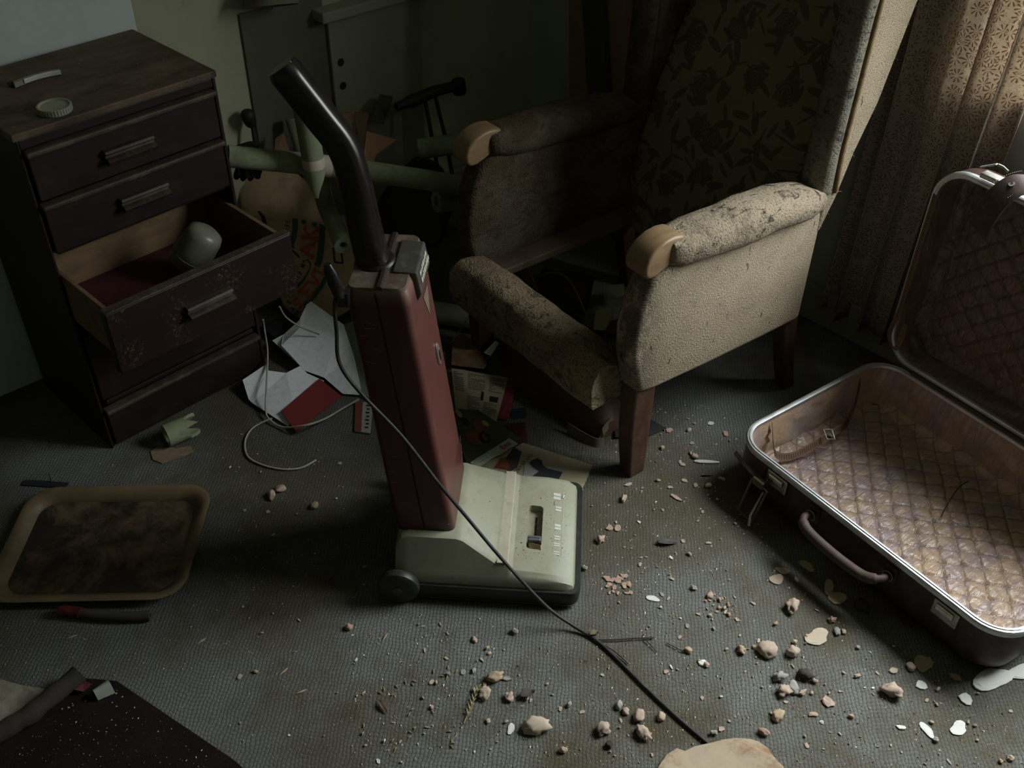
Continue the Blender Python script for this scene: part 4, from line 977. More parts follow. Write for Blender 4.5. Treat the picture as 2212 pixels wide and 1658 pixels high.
obj('cross_bar', tube(N(), spline([T_(856, 232), T_(880, 222), T_(905, 212), T_(940, 197), T_(975, 188), T_(990, 183)], 4), [.012, .013, .013, .014, .016, .019, .020, .020, .019, .018, .018, .018, .017, .017, .016, .016, .016, .017, .018, .020, .020], 12), m_iron, tool, smooth=50)
obj('hammer_head', tube(N(), [T_(990, 172), T_(993, 202)], .021, 14), m_iron, tool, smooth=50, bev=.004)
for a, b in (((918, 215), (932, 290)), ((940, 208), (962, 296))): obj('rod', tube(N(), [T_(*a), T_(*b, 2.30), T_(b[0]+20, b[1]+110, 2.22)], .006, 8), m_iron, tool, smooth=50)
gl = thing('work_glove', 'black glove with drooping fingers between the chest and paper sack', 'glove', at_x(535, 372, 1.115))
g0 = gl.location.copy(); bm = N()
for i, (a, b) in enumerate((((516, 362), (510, 385)), ((532, 362), (524, 388)), ((545, 364), (540, 388)), ((556, 362), (556, 385)))):
    p, q = at_x(*a, 1.12+.012*i)-g0, at_x(*b, 1.115+.012*i)-g0; tube(bm, spline([p+Vector((0, 0, .03)), p, p.lerp(q, .6), q], 3), [.009]*8+[.008, .006], 8)
obj('glove_fingers', bm, m_dk, gl, smooth=60)
bm = N(); loft(bm, [[g0*0+Vector((-.02+dx, dy, z)) for dx, dy in rrect(0, .055, -.02, .02, .012, 3)] for z in (-.005, .03, .07)]); obj('glove_cuff', bm, m_dk, gl, smooth=60)
br = thing('scrubbing_brush', 'dark long-handled brush leaning on the back wall right of the chest', 'brush', at_y(545, 330, 2.43)); r0 = br.location.copy()
obj('brush_head', tube(N(), spline([at_y(532, 238, 2.43)-r0, at_y(537, 255, 2.43)-r0, at_y(545, 272, 2.43)-r0], 4), [.010, .016, .019, .02, .019, .018, .017, .014, .010], 10), m_iron, br, smooth=50)
obj('brush_shaft', tube(N(), [at_y(545, 270, 2.43)-r0, at_y(556, 345, 2.41)-r0], .0055, 8), m_iron, br, smooth=50)
hat = thing('felt_hat', 'rounded beige cap hanging on the back wall above the heap', 'hat', at_y(570, 5, 2.43)); r0 = hat.location.copy()
bm = N(); lathe(bm, [(.001, .055), (.045, .052), (.062, .035), (.068, .012), (.070, 0), (.066, 0), (.060, .03), (.001, .048)], 28, Vector((.15, .35, 1)), Vector((0, -.04, .0)), (False, False)); obj('crown', bm, simple('beige_felt', (.16, .14, .10), (.11, .10, .07), 20, .9), hat, smooth=50)
obj('wall_peg', tube(N(), [(0, .035, .05), (0, -.04, .05)], .005, 8), m_iron, hat)
# boards leaning by the window wall
for nm, lab, q, m, th in (('leaning_board', 'wide brown board leaning on the window wall behind the armchair, farthest left', ((1228, -40), (1280, -40), (1300, 230), (1238, 230)), mat_wood('tan_board', (.30, .19, .11), (.23, .145, .085)), .02),
                          ('leaning_board', 'tan board leaning on the window wall right beside the armchair wing', ((1300, -40), (1362, -40), (1372, 230), (1322, 230)), mat_wood('brown_board', (.30, .19, .11), (.22, .14, .08)), .02)):
    a, b, c, d = [at_x(*p, 2.285) for p in q]; k1 = (d.z)/(a.z-d.z); d2, c2 = d+(d-a)*k1, c+(c-b)*(c.z/(b.z-c.z))
    d2.x = c2.x = 2.25; slab(nm, lab, 'board', [a, b, c2, d2], (1, 0, 0), th, m)
a, b, c, d = [at_x(*p, 2.262) for p in ((1254, -40), (1298, -40), (1320, 215), (1278, 215))]
slab('dark_plank', 'near-black plank leaning in front of the two brown boards', 'plank', [a, b, (c+(c-b)*(c.z/(b.z-c.z)))+Vector((-.04, 0, 0)), (d+(d-a)*(d.z/(a.z-d.z)))+Vector((-.04, 0, 0))], (1, 0, 0), .018, simple('charred_plank', (.05, .053, .052), (.065, .066, .062), 8, .7))
# things lying in the well of the chair
hp_ = thing('cane_hoop', 'thin cane hoop lying on dark junk inside the open seat of the armchair', 'hoop', at_z(1215, 660, .10)); r0 = hp_.location.copy()
tube_pts = spline([at_z(*q, z)-r0 for q, z in (((1160, 598), .12), ((1195, 588), .16), ((1225, 600), .17), ((1250, 640), .15), ((1265, 680), .11), ((1262, 688), .09), ((1235, 672), .07), ((1190, 650), .06))], 6)
obj('cane', tube(N(), tube_pts, .0026, 8), simple('pale_cane', (.16, .12, .06)), hp_, smooth=60)
obj('basket_junk', disp(subd(box(N(), at_z(1205, 655, .05)-r0, (.20, .16, .09), Matrix.Rotation(.5, 3, 'Z')), 3), .02, 12), simple('dark_basket', (.018, .013, .010), (.03, .02, .012), 30, .9, bump=.004, bsc=60), hp_, smooth=50)
m_cream = simple('cream_paper', (.29, .26, .16), (.24, .21, .13), 9, .8); m_oldcard = simple('olive_card', (.11, .105, .065))
def px_sheet(name, label, cat, px, z, m, wob=.004, group=None, thick=.0008):
    return tag(obj(name, poly_sheet([at_z(*q, z+.004*(i % 3 == 1)) for i, q in enumerate(px)], thick, wob, px[0][0]), m), label, cat, group)
px_sheet('paper_scrap', 'torn cream paper scrap seen through the empty seat near the armrest', 'paper', ((1286, 672), (1298, 668), (1327, 666), (1320, 684), (1316, 697), (1306, 715), (1282, 712)), .06, m_cream)
px_sheet('card_scrap', 'dim olive card seen through the seat below the wooden armrest', 'card', ((1310, 618), (1348, 613), (1350, 640), (1311, 648)), .05, m_oldcard)
px_sheet('red_scrap', 'small dark red scrap beside the cream paper inside the chair', 'paper', ((1318, 694), (1340, 688), (1352, 706), (1315, 715)), .045, simple('dark_red_paper', (.10, .018, .018)))
bm = N(); cp = [((1100, 560), .10), ((1122, 560), .16), ((1140, 572), .18), ((1152, 598), .16), ((1163, 625), .12), ((1140, 610), .08)]
tag(obj('cloth_corner', poly_sheet([at_z(*q, z) for q, z in cp], .004), simple('fawn_cloth', (.20, .155, .105), (.15, .115, .08), 20, .9, bump=.001)), 'fawn cloth corner rising just behind the front rail', 'cloth')
# brown leather bag spilling from under the chair
lbag = thing('leather_bag', 'dark brown leather bag slumped on the carpet under the chair front', 'bag', at_z(1200, 850, 0), 0); r0 = lbag.location.copy()
m_lbag = simple('old_brown_leather', (.085, .046, .026), (.052, .030, .018), 7, .5, bump=.002, bsc=30, dust=(.10, .065, .035), da=.4, dsc=9)
sec = [((1085, 700), (1140, 770), .05, .10), ((1088, 770), (1185, 790), .02, .15), ((1105, 830), (1250, 835), .01, .16), ((1160, 875), (1320, 868), .006, .13), ((1240, 918), (1345, 885), .005, .085), ((1290, 955), (1338, 925), .004, .05)]
bm = N(); R = []
for a, b, zl, zh in sec:
    A, B = at_z(*a, zl)-r0, at_z(*b, zl)-r0; r_ = []
    for j in range(14):
        t = j/13; r_.append(A.lerp(B, t)+Vector((0, 0, (zh-zl)*math.sin(PI*t)**.6)))
    for j in range(1, 5): r_.append(B.lerp(A, j/5)+Vector((0, 0, -zl+.003)))
    R.append(r_)
loft(bm, R); subd(bm, 1); disp(bm, .009, 13, 5)
for v in bm.verts: v.co.z = max(v.co.z, .002)
obj('bag_body', bm, m_lbag, lbag, smooth=60)
o = ribbon('curled_flap', [at_z(1225, 925, .012)-r0, at_z(1280, 957, .008)-r0, at_z(1302, 955, .012)-r0, at_z(1300, 935, .035)-r0, at_z(1315, 915, .055)-r0], (.004, .002, .016), lbag, 5, .003, simple('grey_flap_edge', (.16, .13, .10), (.10, .08, .06), 30, .7), False)
px_sheet('rubber_mat_scrap', 'thin dark scrap of rubber behind the near front leg of the armchair', 'scrap', ((1325, 920), (1405, 905), (1440, 925), (1405, 940), (1330, 945)), .004, simple('dark_rubber', (.020, .022, .022)), .003)
bm = N(); tube(bm, spline([at_z(972, 742, .03), at_z(995, 710, .09), at_z(1006, 694, .11), at_z(1012, 684, .12)], 5), .0013, 6); tag(obj('string', bm, simple('pale_string', (.2, .18, .13))), 'pale string running up to the front rail beside the vacuum cleaner', 'string')

# ---- papers
m_wh = simple('white_card', (.80, .81, .84), (.72, .74, .78), 4, .55, dust=(.2, .17, .13), da=.25, dsc=60)
m_redc = simple('crimson_card', (.185, .030, .028), (.16, .026, .025), 6, .5); m_news = simple('yellowed_newsprint', (.36, .32, .215), (.31, .27, .18), 7, .85)
m_txt = simple('newsprint_ink', (.07, .065, .05)); m_photo = simple('photo_grey', (.05, .055, .065), (.20, .20, .19), 22, .8)
rt = random.Random(11)
o = tag(obj('folded_card', poly_sheet([at_z(px, py, z) for px, py, z in ((588, 735, .03), (612, 722, .035), (608, 746, .045), (655, 700, .06), (647, 690, .065), (662, 658, .08), (672, 650, .085), (728, 725, .06), (742, 700, .06), (765, 770, .03), (783, 853, .008), (740, 850, .008), (700, 815, .016), (658, 800, .022))], .0012), m_wh), 'large torn white card sheet with notched edge left of the vacuum', 'card')
o = tag(obj('folded_card', poly_sheet([at_z(px, py, z) for px, py, z in ((524, 820, .034), (577, 785, .040), (580, 800, .036), (618, 805, .030), (648, 790, .026), (664, 806, .024), (700, 822, .022), (690, 840, .020), (640, 900, .014), (622, 920, .006), (545, 870, .010), (537, 862, .012))], .0012), m_wh), 'smaller white card lying flat beneath the red card', 'card')
bm = N(); fnr = bil(at_z(690, 817, .030), at_z(738, 855, .020), at_z(640, 933, .012), at_z(608, 887, .022)); flat('red_card', 'plain crimson card lying on the white card beside the chest', 'card', fnr, m_redc, 4, 4)
px_sheet('pale_envelope', 'pale greenish envelope showing behind the vacuum body by the white card', 'envelope', ((742, 700), (770, 692), (800, 860), (783, 850), (765, 775)), .012, simple('pale_green_paper', (.26, .28, .22)), .002)
fb = bil(at_z(768, 868, .006), at_z(806, 868, .006), at_z(800, 935, .006), at_z(766, 930, .006)); bk_ = thing('booklet', 'striped booklet with black writing half hidden behind the vacuum body', 'booklet', fb(.5, .5)); c0 = fb(.5, .5)
obj('cover', sheet(lambda u, v: fb(u, v)-c0, 2, 2, .004), simple('pale_booklet', (.42, .40, .40)), bk_)
bm = N(); quads(bm, lambda u, v: fb(u, v)-c0, [(0, 0, .42, 1)], LIFT); obj('rust_stripe', bm, simple('rust_stripe', (.20, .06, .035)), bk_)
bm = N(); quads(bm, lambda u, v: fb(u, v)-c0, [(.62+.06*(i % 2), .1+i*.12, .85, .15+i*.12) for i in range(7)], LIFT*1.5); tag(obj('printed_text', bm, m_ink, bk_), kind='stuff')
# page of small print
g = bil(at_z(975, 795, .012), at_z(1098, 815, .012), at_z(1072, 912, .010), at_z(985, 892, .010)); c0 = g(.5, .5); g1 = crumple(lambda u, v: g(u, v)-c0, .004, 2.5, 3)
pg = thing('printed_page', 'cream page of small print with two dark blocks between vacuum and chair', 'page', c0); obj('page_sheet', sheet(g1, 10, 8, .0006), m_news, pg, smooth=40)
bm = N()
for a in ((.30, .05, .62, .42), (.70, .06, .97, .40), (.28, .55, .55, .96), (.64, .62, .94, .96), (.03, .06, .22, .5)): quads(bm, g1, text_lines(*a, 11, rt, .45), LIFT)
tag(obj('printed_text', bm, m_txt, pg), kind='stuff')
bm = N(); quads(bm, g1, [(.56, .42, .62, .60), (.74, .48, .92, .60)], LIFT); obj('dark_block', bm, m_ink, pg)
# red and blue magazine pieces around it
px_sheet('red_magazine_page', 'red magazine page sticking out to the right of the small-print page', 'page', ((1098, 800), (1112, 845), (1105, 885), (1097, 908), (1075, 905)), .006, m_redc)
px_sheet('red_magazine_page', 'dark red page lying on the carpet right of the picture magazine', 'page', ((1092, 915), (1135, 912), (1140, 958), (1120, 962)), .004, simple('dull_red_page', (.085, .022, .020)))
px_sheet('orange_picture_page', 'creased orange and brown picture page behind the small-print page', 'page', ((978, 735), (1000, 722), (1030, 745), (1052, 790), (1046, 800), (1000, 795), (975, 792)), .012, simple('brown_picture_page', (.22, .17, .09), (.15, .05, .025), 26, .6), .014)
px_sheet('foil_scrap', 'pale bluish scrap lying under the front rail of the chair', 'scrap', ((1045, 765), (1070, 740), (1078, 745), (1060, 772)), .03, m_wh, .01)
px_sheet('dark_blue_scrap', 'dark blue paper scrap on the carpet right of the red page', 'scrap', ((1100, 885), (1135, 880), (1138, 900), (1108, 905)), .003, simple('navy_paper', (.03, .035, .055)))
# picture magazine with dark green cover
g = bil(at_z(960, 880, .018), at_z(1032, 885, .018), at_z(1128, 948, .014), at_z(1012, 1008, .020)); c0 = g(.5, .5); g2 = crumple(lambda u, v: g(u, v)-c0, .004, 2.2, 8)
mg = thing('picture_magazine', 'dark green picture magazine with two yellow-headed figures behind the vacuum hood', 'magazine', c0); obj('cover_page', sheet(g2, 12, 10, .003), simple('dark_olive_cover', (.060, .068, .030), (.045, .05, .024), 8, .6), mg, smooth=40)
def blob(fn, u, v, ru, rv, m, name, par, ang=0., lift=1., n=14, w=.15, sd=1):
    bm = N(); pts = []
    for i in range(n):
        a = 2*PI*i/n; r = 1+w*noise.noise(Vector((math.cos(a)*2+sd, math.sin(a)*2, sd))); x, y = ru*r*math.cos(a), rv*r*math.sin(a)
        pts.append(bm.verts.new(fn(u+x*math.cos(ang)-y*math.sin(ang), v+x*math.sin(ang)+y*math.cos(ang))+LIFT*lift))
    f = bm.faces.new(pts); bmesh.ops.triangulate(bm, faces=[f]); return obj(name, bm, m, par)
m_yel = simple('printed_yellow', (.36, .29, .085)); m_ora = simple('printed_orange_brown', (.20, .065, .02), (.13, .04, .015), 60); m_bk = simple('printed_black', (.014, .012, .014))
blob(g2, .60, .42, .11, .16, m_ora, 'printed_body', mg, .8, 1, w=.5); blob(g2, .38, .62, .20, .14, m_ora, 'printed_body', mg, .5, 1.2, w=.7, sd=4); blob(g2, .50, .68, .10, .12, m_bk, 'printed_shadow', mg, .3, 1.5, w=.5)
blob(g2, .76, .40, .062, .085, m_yel, 'printed_head', mg, .3, 2, w=.1); blob(g2, .34, .10, .07, .09, m_yel, 'printed_head', mg, .2, 2, w=.1); blob(g2, .36, .27, .10, .09, m_bk, 'printed_shadow', mg, .2, 1.4, w=.3)
# white strip with red script word
g = bil(at_z(1015, 998, .024), at_z(1100, 946, .022), at_z(1120, 958, .020), at_z(1030, 1010, .022)); c0 = g(.5, .5); g3 = lambda u, v: g(u, v)-c0
stp = thing('paper_strip', 'white torn strip with red script word across the magazine', 'paper', c0); obj('strip_sheet', sheet(crumple(g3, .003, 4, 1), 10, 3, .0006), simple('pale_green_strip', (.42, .45, .37)), stp, smooth=40)
bm = N(); ex = (g3(1, .5)-g3(0, .5)).normalized(); ey = (g3(.5, 0)-g3(.5, 1)).normalized(); put_text(bm, 'Emi', .021, g3(.78, .55)+LIFT*5, ex, ey, .0004); obj('script_word', bm, simple('red_script', (.35, .03, .03)), stp)
bm = N(); quads(bm, g3, [(.08, .3, .42, .33), (.2, .1, .205, .9), (.3, .1, .305, .9), (.1, .65, .5, .68), (.4, .2, .405, .8), (.5, .25, .62, .28)], LIFT*5); obj('thin_rule', bm, m_txt, stp)
# newspaper with grey photograph
g = bil(at_z(1085, 955, .008), at_z(1236, 978, .006), at_z(1282, 1008, .006), at_z(1250, 1110, .006)); gA, gB, gC, gD = at_z(1030, 1010, .007), at_z(1130, 955, .008), at_z(1280, 1005, .006), at_z(1245, 1085, .006)
g = bil(gA, gB, gC, gD); c0 = g(.5, .5); g4 = crumple(lambda u, v: g(u, v)-c0, .003, 2.5, 5)
nw = thing('newspaper_page', 'yellowed newspaper page with grey photograph tucked behind the vacuum hood', 'newspaper', c0); obj('page_sheet', sheet(g4, 12, 10, .0006), m_news, nw, smooth=40)
def nearest_uv(px, py):
    t_ = at_z(px, py, .0075)-c0; best = (9, 0, 0)
    for i in range(61):
        for j in range(61):
            d_ = (g(i/60, j/60)-c0-t_).length
            if d_ < best[0]: best = (d_, i/60, j/60)
    return best[1:]
def px_print(par, m, name, px, lift=1.):
    bm = N(); f = bm.faces.new([bm.verts.new(g4(*nearest_uv(*q))+LIFT*lift) for q in px]); bmesh.ops.triangulate(bm, faces=[f]); return obj(name, bm, m, par)
px_print(nw, simple('photo_pale', (.36, .37, .35)), 'photograph', ((1135, 1000), (1222, 1012), (1205, 1042), (1128, 1030)))
px_print(nw, simple('photo_dark', (.035, .04, .05)), 'photograph_figure', ((1143, 1000), (1150, 994), (1160, 990), (1170, 994), (1172, 1005), (1182, 1012), (1215, 1018), (1208, 1036), (1175, 1030), (1150, 1030), (1165, 1018), (1150, 1008)), 2)
px_print(nw, simple('photo_dark2', (.03, .03, .035), (.06, .055, .05), 60), 'dark_picture', ((1108, 965), (1128, 976), (1118, 1010), (1098, 1020), (1082, 1000)), 1)
px_print(nw, m_ora, 'orange_picture', ((1082, 990), (1092, 988), (1102, 1006), (1100, 1016), (1068, 1010)), 2)
bm = N(); ra = nearest_uv(1130, 985); 
for i in range(14):
    a = (1142-2.6*i, 981+2.9*i); u, v = nearest_uv(*a); u2, v2 = nearest_uv(a[0]+9, a[1]+1.5); u3, v3 = nearest_uv(a[0]+9, a[1]+2.8); u4, v4 = nearest_uv(a[0], a[1]+1.4)
    try: bm.faces.new([bm.verts.new(g4(*q)+LIFT) for q in ((u, v), (u2, v2), (u3, v3), (u4, v4))])
    except ValueError: pass
tag(obj('printed_text', bm, m_txt, nw), kind='stuff')
# cream cable
cp = [((568, 690), .10), ((572, 715), .06), ((578, 760), .045), ((576, 830), .044), ((574, 885), .016), ((582, 905), .010), ((610, 922), .008), ((660, 918), .030), ((700, 905), .012), ((735, 885), .010), ((775, 862), .014)]
w_ = tag(obj('cable', tube(N(), spline([at_z(*q, z) for q, z in cp], 6), .0026, 8), simple('cream_cable', (.42, .40, .32), (.34, .32, .25), 30, .5), smooth=60), 'cream cable dropping past the chest and crossing the red card', 'cable')
cp = [((588, 903), .012), ((560, 915), .006), ((540, 930), .004), ((529, 955), .004), ((535, 985), .004), ((565, 1003), .004), ((610, 1013), .004), ((650, 1010), .004), ((683, 993), .004)]
tag(obj('cable', tube(N(), spline([at_z(*q, z) for q, z in cp], 6), .0024, 8), simple('cream_cable_2', (.42, .40, .32), (.34, .32, .25), 30, .5), smooth=60), 'cream cable end curling in an open loop on the carpet', 'cable')
cp = [((604, 662), .20), ((618, 685), .14), ((650, 706), .09), ((690, 722), .066)]
tag(obj('cable', tube(N(), spline([at_z(*q, z) for q, z in cp], 6), .0024, 8), simple('cream_cable_3', (.36, .34, .28)), smooth=60), 'short cream cable between open drawer and torn white card', 'cable')
# near-black filler added for the dark gap behind the papers, giving the heap body
heap = thing('gap_filler', 'near-black filler block for the dark gap behind the white cards under the paper sack', 'box', at_z(620, 745, 0), CH.yaw); bm = N(); bx(bm, -.02, .13, -.03, .10, .003, .024); obj('filler_body', bm, simple('black_filler', (.006, .007, .006), (.011, .012, .011), 10, .8), heap, bev=.004)
obj('filler_flap', box(N(), (.055, -.035, .020), (.14, .03, .003), Matrix.Rotation(.5, 3, 'X')), simple('black_flap', (.008, .009, .008)), heap)
# ================================================================== foreground left
TR = Frame((.392, 1.762, 0), math.radians(-41.0)); TW, TD = .42, .335
tray = thing('serving_tray', 'rusty stained serving tray lying on the carpet in front of the chest', 'tray', TR.O, TR.yaw)
kt = NT('rusty_stained_tin')
c_ = kt.mix(kt.ramp(kt.noise(8, 8, .72), .42, .58), (.040, .027, .017), (.15, .098, .054)); c_ = kt.mix(kt.math('MULTIPLY', kt.ramp(kt.noise(5, 8, .72, None, .6), .46, .56), .85), c_, (.020, .014, .010))
c_ = kt.mix(kt.math('MULTIPLY', kt.ramp(kt.noise(11, 8, .8), .58, .72), .6), c_, (.17, .15, .115)); m_tin = kt.done(c_, .6, kt.bump(kt.noise(60, 7, .7), .5, .0015), .0, .4)
m_tinrim = simple('ochre_tin_rim', (.20, .14, .075), (.12, .08, .042), 12, .5, dust=(.16, .15, .11), da=.6, dsc=9, bump=.0006)
def tr(d, z): return [(x, y, z+.006*(x/TW)) for x, y in rrect(-TW/2+d, TW/2-d, -TD/2+d, TD/2-d, .062-d*.6, 9)]
bm = N(); loft(bm, [tr(.034, .0055), tr(.036, .0025), tr(.0, .024), tr(-.002, .0262), tr(.003, .0268)][1:] + [tr(.008, .0255)], (True, False))
bm.free(); bm = N(); loft(bm, [tr(.032, .004), tr(.030, .0075)]); obj('tray_floor', disp(bm, .0006, 30), m_tin, tray, smooth=30)
bm = N(); loft(bm, [tr(.031, .004), tr(.012, .020), tr(.002, .0235), tr(-.003, .022), tr(-.004, .025), tr(.002, .0278), tr(.013, .0235), tr(.031, .0078)], closed=True); obj('tray_rim', bm, m_tinrim, tray, smooth=60)
pl_ = thing('red_tipped_hose', 'short grey-brown hose with a dark red end lying below the tray', 'hose', at_z(230, 1328, .012)); r0 = pl_.location.copy()
obj('hose_body', tube(N(), spline([at_z(165, 1322, .012)-r0, at_z(210, 1328, .012)-r0, at_z(270, 1331, .012)-r0, at_z(325, 1329, .012)-r0], 5), .0105, 14, hollow=.5), simple('grey_brown_rubber', (.06, .05, .04), (.045, .038, .03), 20, .7), pl_, smooth=50)
obj('red_end', disp(tube(N(), spline([at_z(128, 1320, .012)-r0, at_z(140, 1319, .013)-r0, at_z(158, 1321, .012)-r0, at_z(175, 1324, .012)-r0], 4), .0118, 14), .002, 90), simple('dark_red_rubber', (.11, .010, .012), (.06, .008, .009), 30, .6), pl_, smooth=50)
br = thing('metal_bracket', 'dark metal hinge strip with upright spike behind the tray', 'bracket', at_z(98, 1042, 0)); r0 = br.location.copy()
a, b = at_z(50, 1044, 0)-r0, at_z(146, 1050, 0)-r0; dn = (b-a).normalized(); pn = Vector((-dn.y, dn.x, 0))
m_brk = simple('blue_grey_metal', (.045, .052, .06), (.03, .034, .04), 30, .5, .5)
bm = N(); loft(bm, [[a+pn*s+Vector((0, 0, z)) for s, z in ((-.008, .0005), (.010, .0005), (.010, .004), (-.008, .004))], [b+pn*s+Vector((0, 0, z)) for s, z in ((-.008, .0005), (.010, .0005), (.010, .004), (-.008, .004))]]); obj('strip', bm, m_brk, br, bev=.001)
obj('spike', tube(N(), [at_z(111, 1042, .003)-r0, at_z(106, 1020, .022)-r0], [.0022, .0012], 8), m_brk, br)
mat_px = ((-160, 1640), (165, 1462), (252, 1470), (505, 1640), (640, 1760), (200, 2000), (-200, 1900))
km = NT('dark_brush_mat'); cm = km.mix(km.ramp(km.noise(9, 6, .7), .35, .7), (.012, .009, .009), (.022, .014, .013)); cm = km.mix(km.math('MULTIPLY', km.ramp(km.noise(160, 3, .6), .68, .74), .5), cm, (.20, .17, .12)); m_mat = km.done(cm, .95, km.bump(km.noise(330, 4, .8), .9, .004), 0, .1)
tag(obj('floor_mat', poly_sheet([at_z(*q, .007) for q in mat_px], .006), m_mat), 'near-black fibre mat filling the bottom left corner of the floor', 'mat')
rl = thing('cardboard_roll', 'dull brown crumpled cardboard roll on the dark mat', 'roll', at_z(90, 1530, .02)); r0 = rl.location.copy()
pts = spline([at_z(-60, 1618, .026)-r0, at_z(10, 1575, .026)-r0, at_z(60, 1545, .026)-r0, at_z(110, 1505, .026)-r0, at_z(170, 1455, .026)-r0], 5)
bm = N(); tube(bm, pts, [.0185+.0008*math.sin(i*1.3) for i in range(len(pts))], 14, hollow=.8); disp(bm, .003, 45, 3); obj('roll_body', bm, simple('mottled_roll_card', (.030, .023, .016), (.022, .017, .012), 25, .9, bump=.002, bsc=60), rl, smooth=50)
px_sheet('paper_sheet', 'dirty pale paper sheet at the left edge tucked behind the cardboard roll', 'paper', ((-60, 1455), (0, 1468), (50, 1483), (97, 1490), (88, 1505), (55, 1530), (30, 1555), (0, 1570), (-60, 1590)), .010, simple('dirty_pale_paper', (.26, .24, .19), (.15, .135, .10), 18, .8, dust=(.05, .045, .04), da=.6, dsc=30), .008)
fnw = bil(at_z(199, 1490, .018), at_z(232, 1467, .022), at_z(249, 1496, .012), at_z(212, 1512, .010)); flat('white_card_scrap', 'small curled whitish card on the dark mat', 'card', lambda u, v: fnw(u, v)+Vector((0, 0, .012*math.sin(PI*v))), simple('soiled_white_card', (.30, .32, .27)), 6, 6)
px_sheet('red_card_scrap', 'small dark red card scrap against the cardboard roll', 'card', ((180, 1468), (201, 1470), (199, 1478), (181, 1494), (162, 1490)), .014, simple('speckled_red_card', (.10, .018, .022), (.06, .014, .018), 120, .6))
# torn brown paper at the lower edge
kp = simple('stained_tan_paper', (.36, .285, .205), (.29, .23, .16), 9, .85, dust=(.22, .115, .055), da=.75, dsc=9, bump=.001, bsc=50, dr=(.50, .60))
ol = [(1500, 1612), (1528, 1606), (1536, 1600), (1560, 1598), (1590, 1594), (1622, 1596), (1640, 1602), (1658, 1615), (1668, 1630), (1680, 1644), (1692, 1655), (1710, 1700), (1690, 1760), (1560, 1790), (1400, 1760), (1405, 1690), (1425, 1652), (1440, 1630), (1462, 1616), (1480, 1622)]
tag(obj('torn_paper', poly_sheet([at_z(*q, .008+.004*(i % 7 == 2)) for i, q in enumerate(ol)], .0016, .003), kp), 'large torn tan paper with rusty stain at the bottom edge over the cord end', 'paper')
lt_ = thing('leather_tongue', 'loose dark leather flap poking out below the suitcase handle side', 'strap', at_z(1965, 1335, .004)); r0 = lt_.location.copy()
bm = N(); loft(bm, [[at_z(*q, z)-r0 for q in ((1924, 1300), (1935, 1320), (1955, 1348), (1975, 1352), (2012, 1353), (2010, 1320), (1990, 1310))] for z in (.002, .009)]); obj('flap', bm, simple('oxblood_leather', (.070, .022, .015), (.045, .016, .012), 20, .45), lt_, bev=.002)

# ================================================================== plaster debris
C_PINK = ((.49, .375, .30), (.385, .29, .225)); C_WHITE = ((.75, .75, .71), (.64, .64, .60)); C_TAN = ((.48, .37, .25), (.37, .27, .17)); C_GREY = ((.38, .36, .34), (.25, .23, .215)); C_BRICK = ((.47, .32, .245), (.37, .25, .185)); C_CREAM = ((.54, .45, .345), (.44, .36, .27)); C_DK = ((.06, .05, .04), (.035, .03, .025))
dm = {n: simple(n+'_fragment', a, b, 55, .92, bump=.0012, bsc=170, dust=tuple(x*.55 for x in b), da=.4, dsc=70) for n, (a, b) in dict(pink_plaster=C_PINK, white_paint=C_WHITE, tan_plaster=C_TAN, grey_mortar=C_GREY, brick_red=C_BRICK, cream_plaster=C_CREAM, dark_debris=C_DK).items()}
def chip_me(seed, th=.22, n=9):
    r = random.Random(seed); bm = N(); st_ = r.uniform(.55, 1); a0 = r.random()*6
    p1, p2 = r.random()*6, r.random()*6
    rad = (lambda a: r.uniform(.62, 1.1)) if n < 12 else (lambda a: .9+.10*math.sin(2*a+p1)+.10*math.sin(3*a+p2)+r.uniform(-.07, .07))
    ps = [(math.cos(a0+2*PI*i/n)*q_, math.sin(a0+2*PI*i/n)*q_*st_) for i in range(n) for q_ in (rad(2*PI*i/n),)]
    loft(bm, [[(x*1.0, y*1.0, 0) for x, y in ps], [(x, y, th*.8+.12*r.uniform(-1, 1)*th) for x, y in ps], [(x*.8, y*.8, th+.35*th*r.uniform(-1, 1)) for x, y in ps]]); return bm
def lump_me(seed, rough=.36, flatn=.62):
    bm = N(); bmesh.ops.create_icosphere(bm, subdivisions=3, radius=1); r = random.Random(seed); s = Vector((r.uniform(.8, 1.15), r.uniform(.65, .95), flatn*r.uniform(.8, 1.1)))
    for v in bm.verts:
        p = v.co.copy(); k_ = 1+rough*noise.noise(p*1.4+Vector((seed*3.1, 0, 0)))+.5*rough*noise.noise(p*3.6+Vector((0, seed, 0)))+.06*noise.noise(p*7+Vector((seed, seed, 0)))+.045*noise.noise(p*15); v.co = Vector((p.x*s.x, p.y*s.y, p.z*s.z))*k_
    lo_ = min(v.co.z for v in bm.verts)*.72
    for v in bm.verts: v.co.z = max(v.co.z, lo_)-lo_
    return bm
_cache = {}
def dmesh(kind, var, mname):
    key = (kind, var, mname)
    if key not in _cache:
        bm = {'chip': lambda: chip_me(var), 'flake': lambda: chip_me(var+50, .09, 17), 'sliver': lambda: chip_me(var+90, .12, 8), 'lump': lambda: lump_me(var), 'crumb': lambda: lump_me(var+30, .62, .5)}[kind]()
        bmesh.ops.recalc_face_normals(bm, faces=bm.faces); me = bpy.data.meshes.new('fragment'); bm.to_mesh(me); bm.free(); me.polygons.foreach_set('use_smooth', [kind in ('lump', 'crumb')]*len(me.polygons)); me.materials.append(dm[mname])
        _cache[key] = me
    return _cache[key]
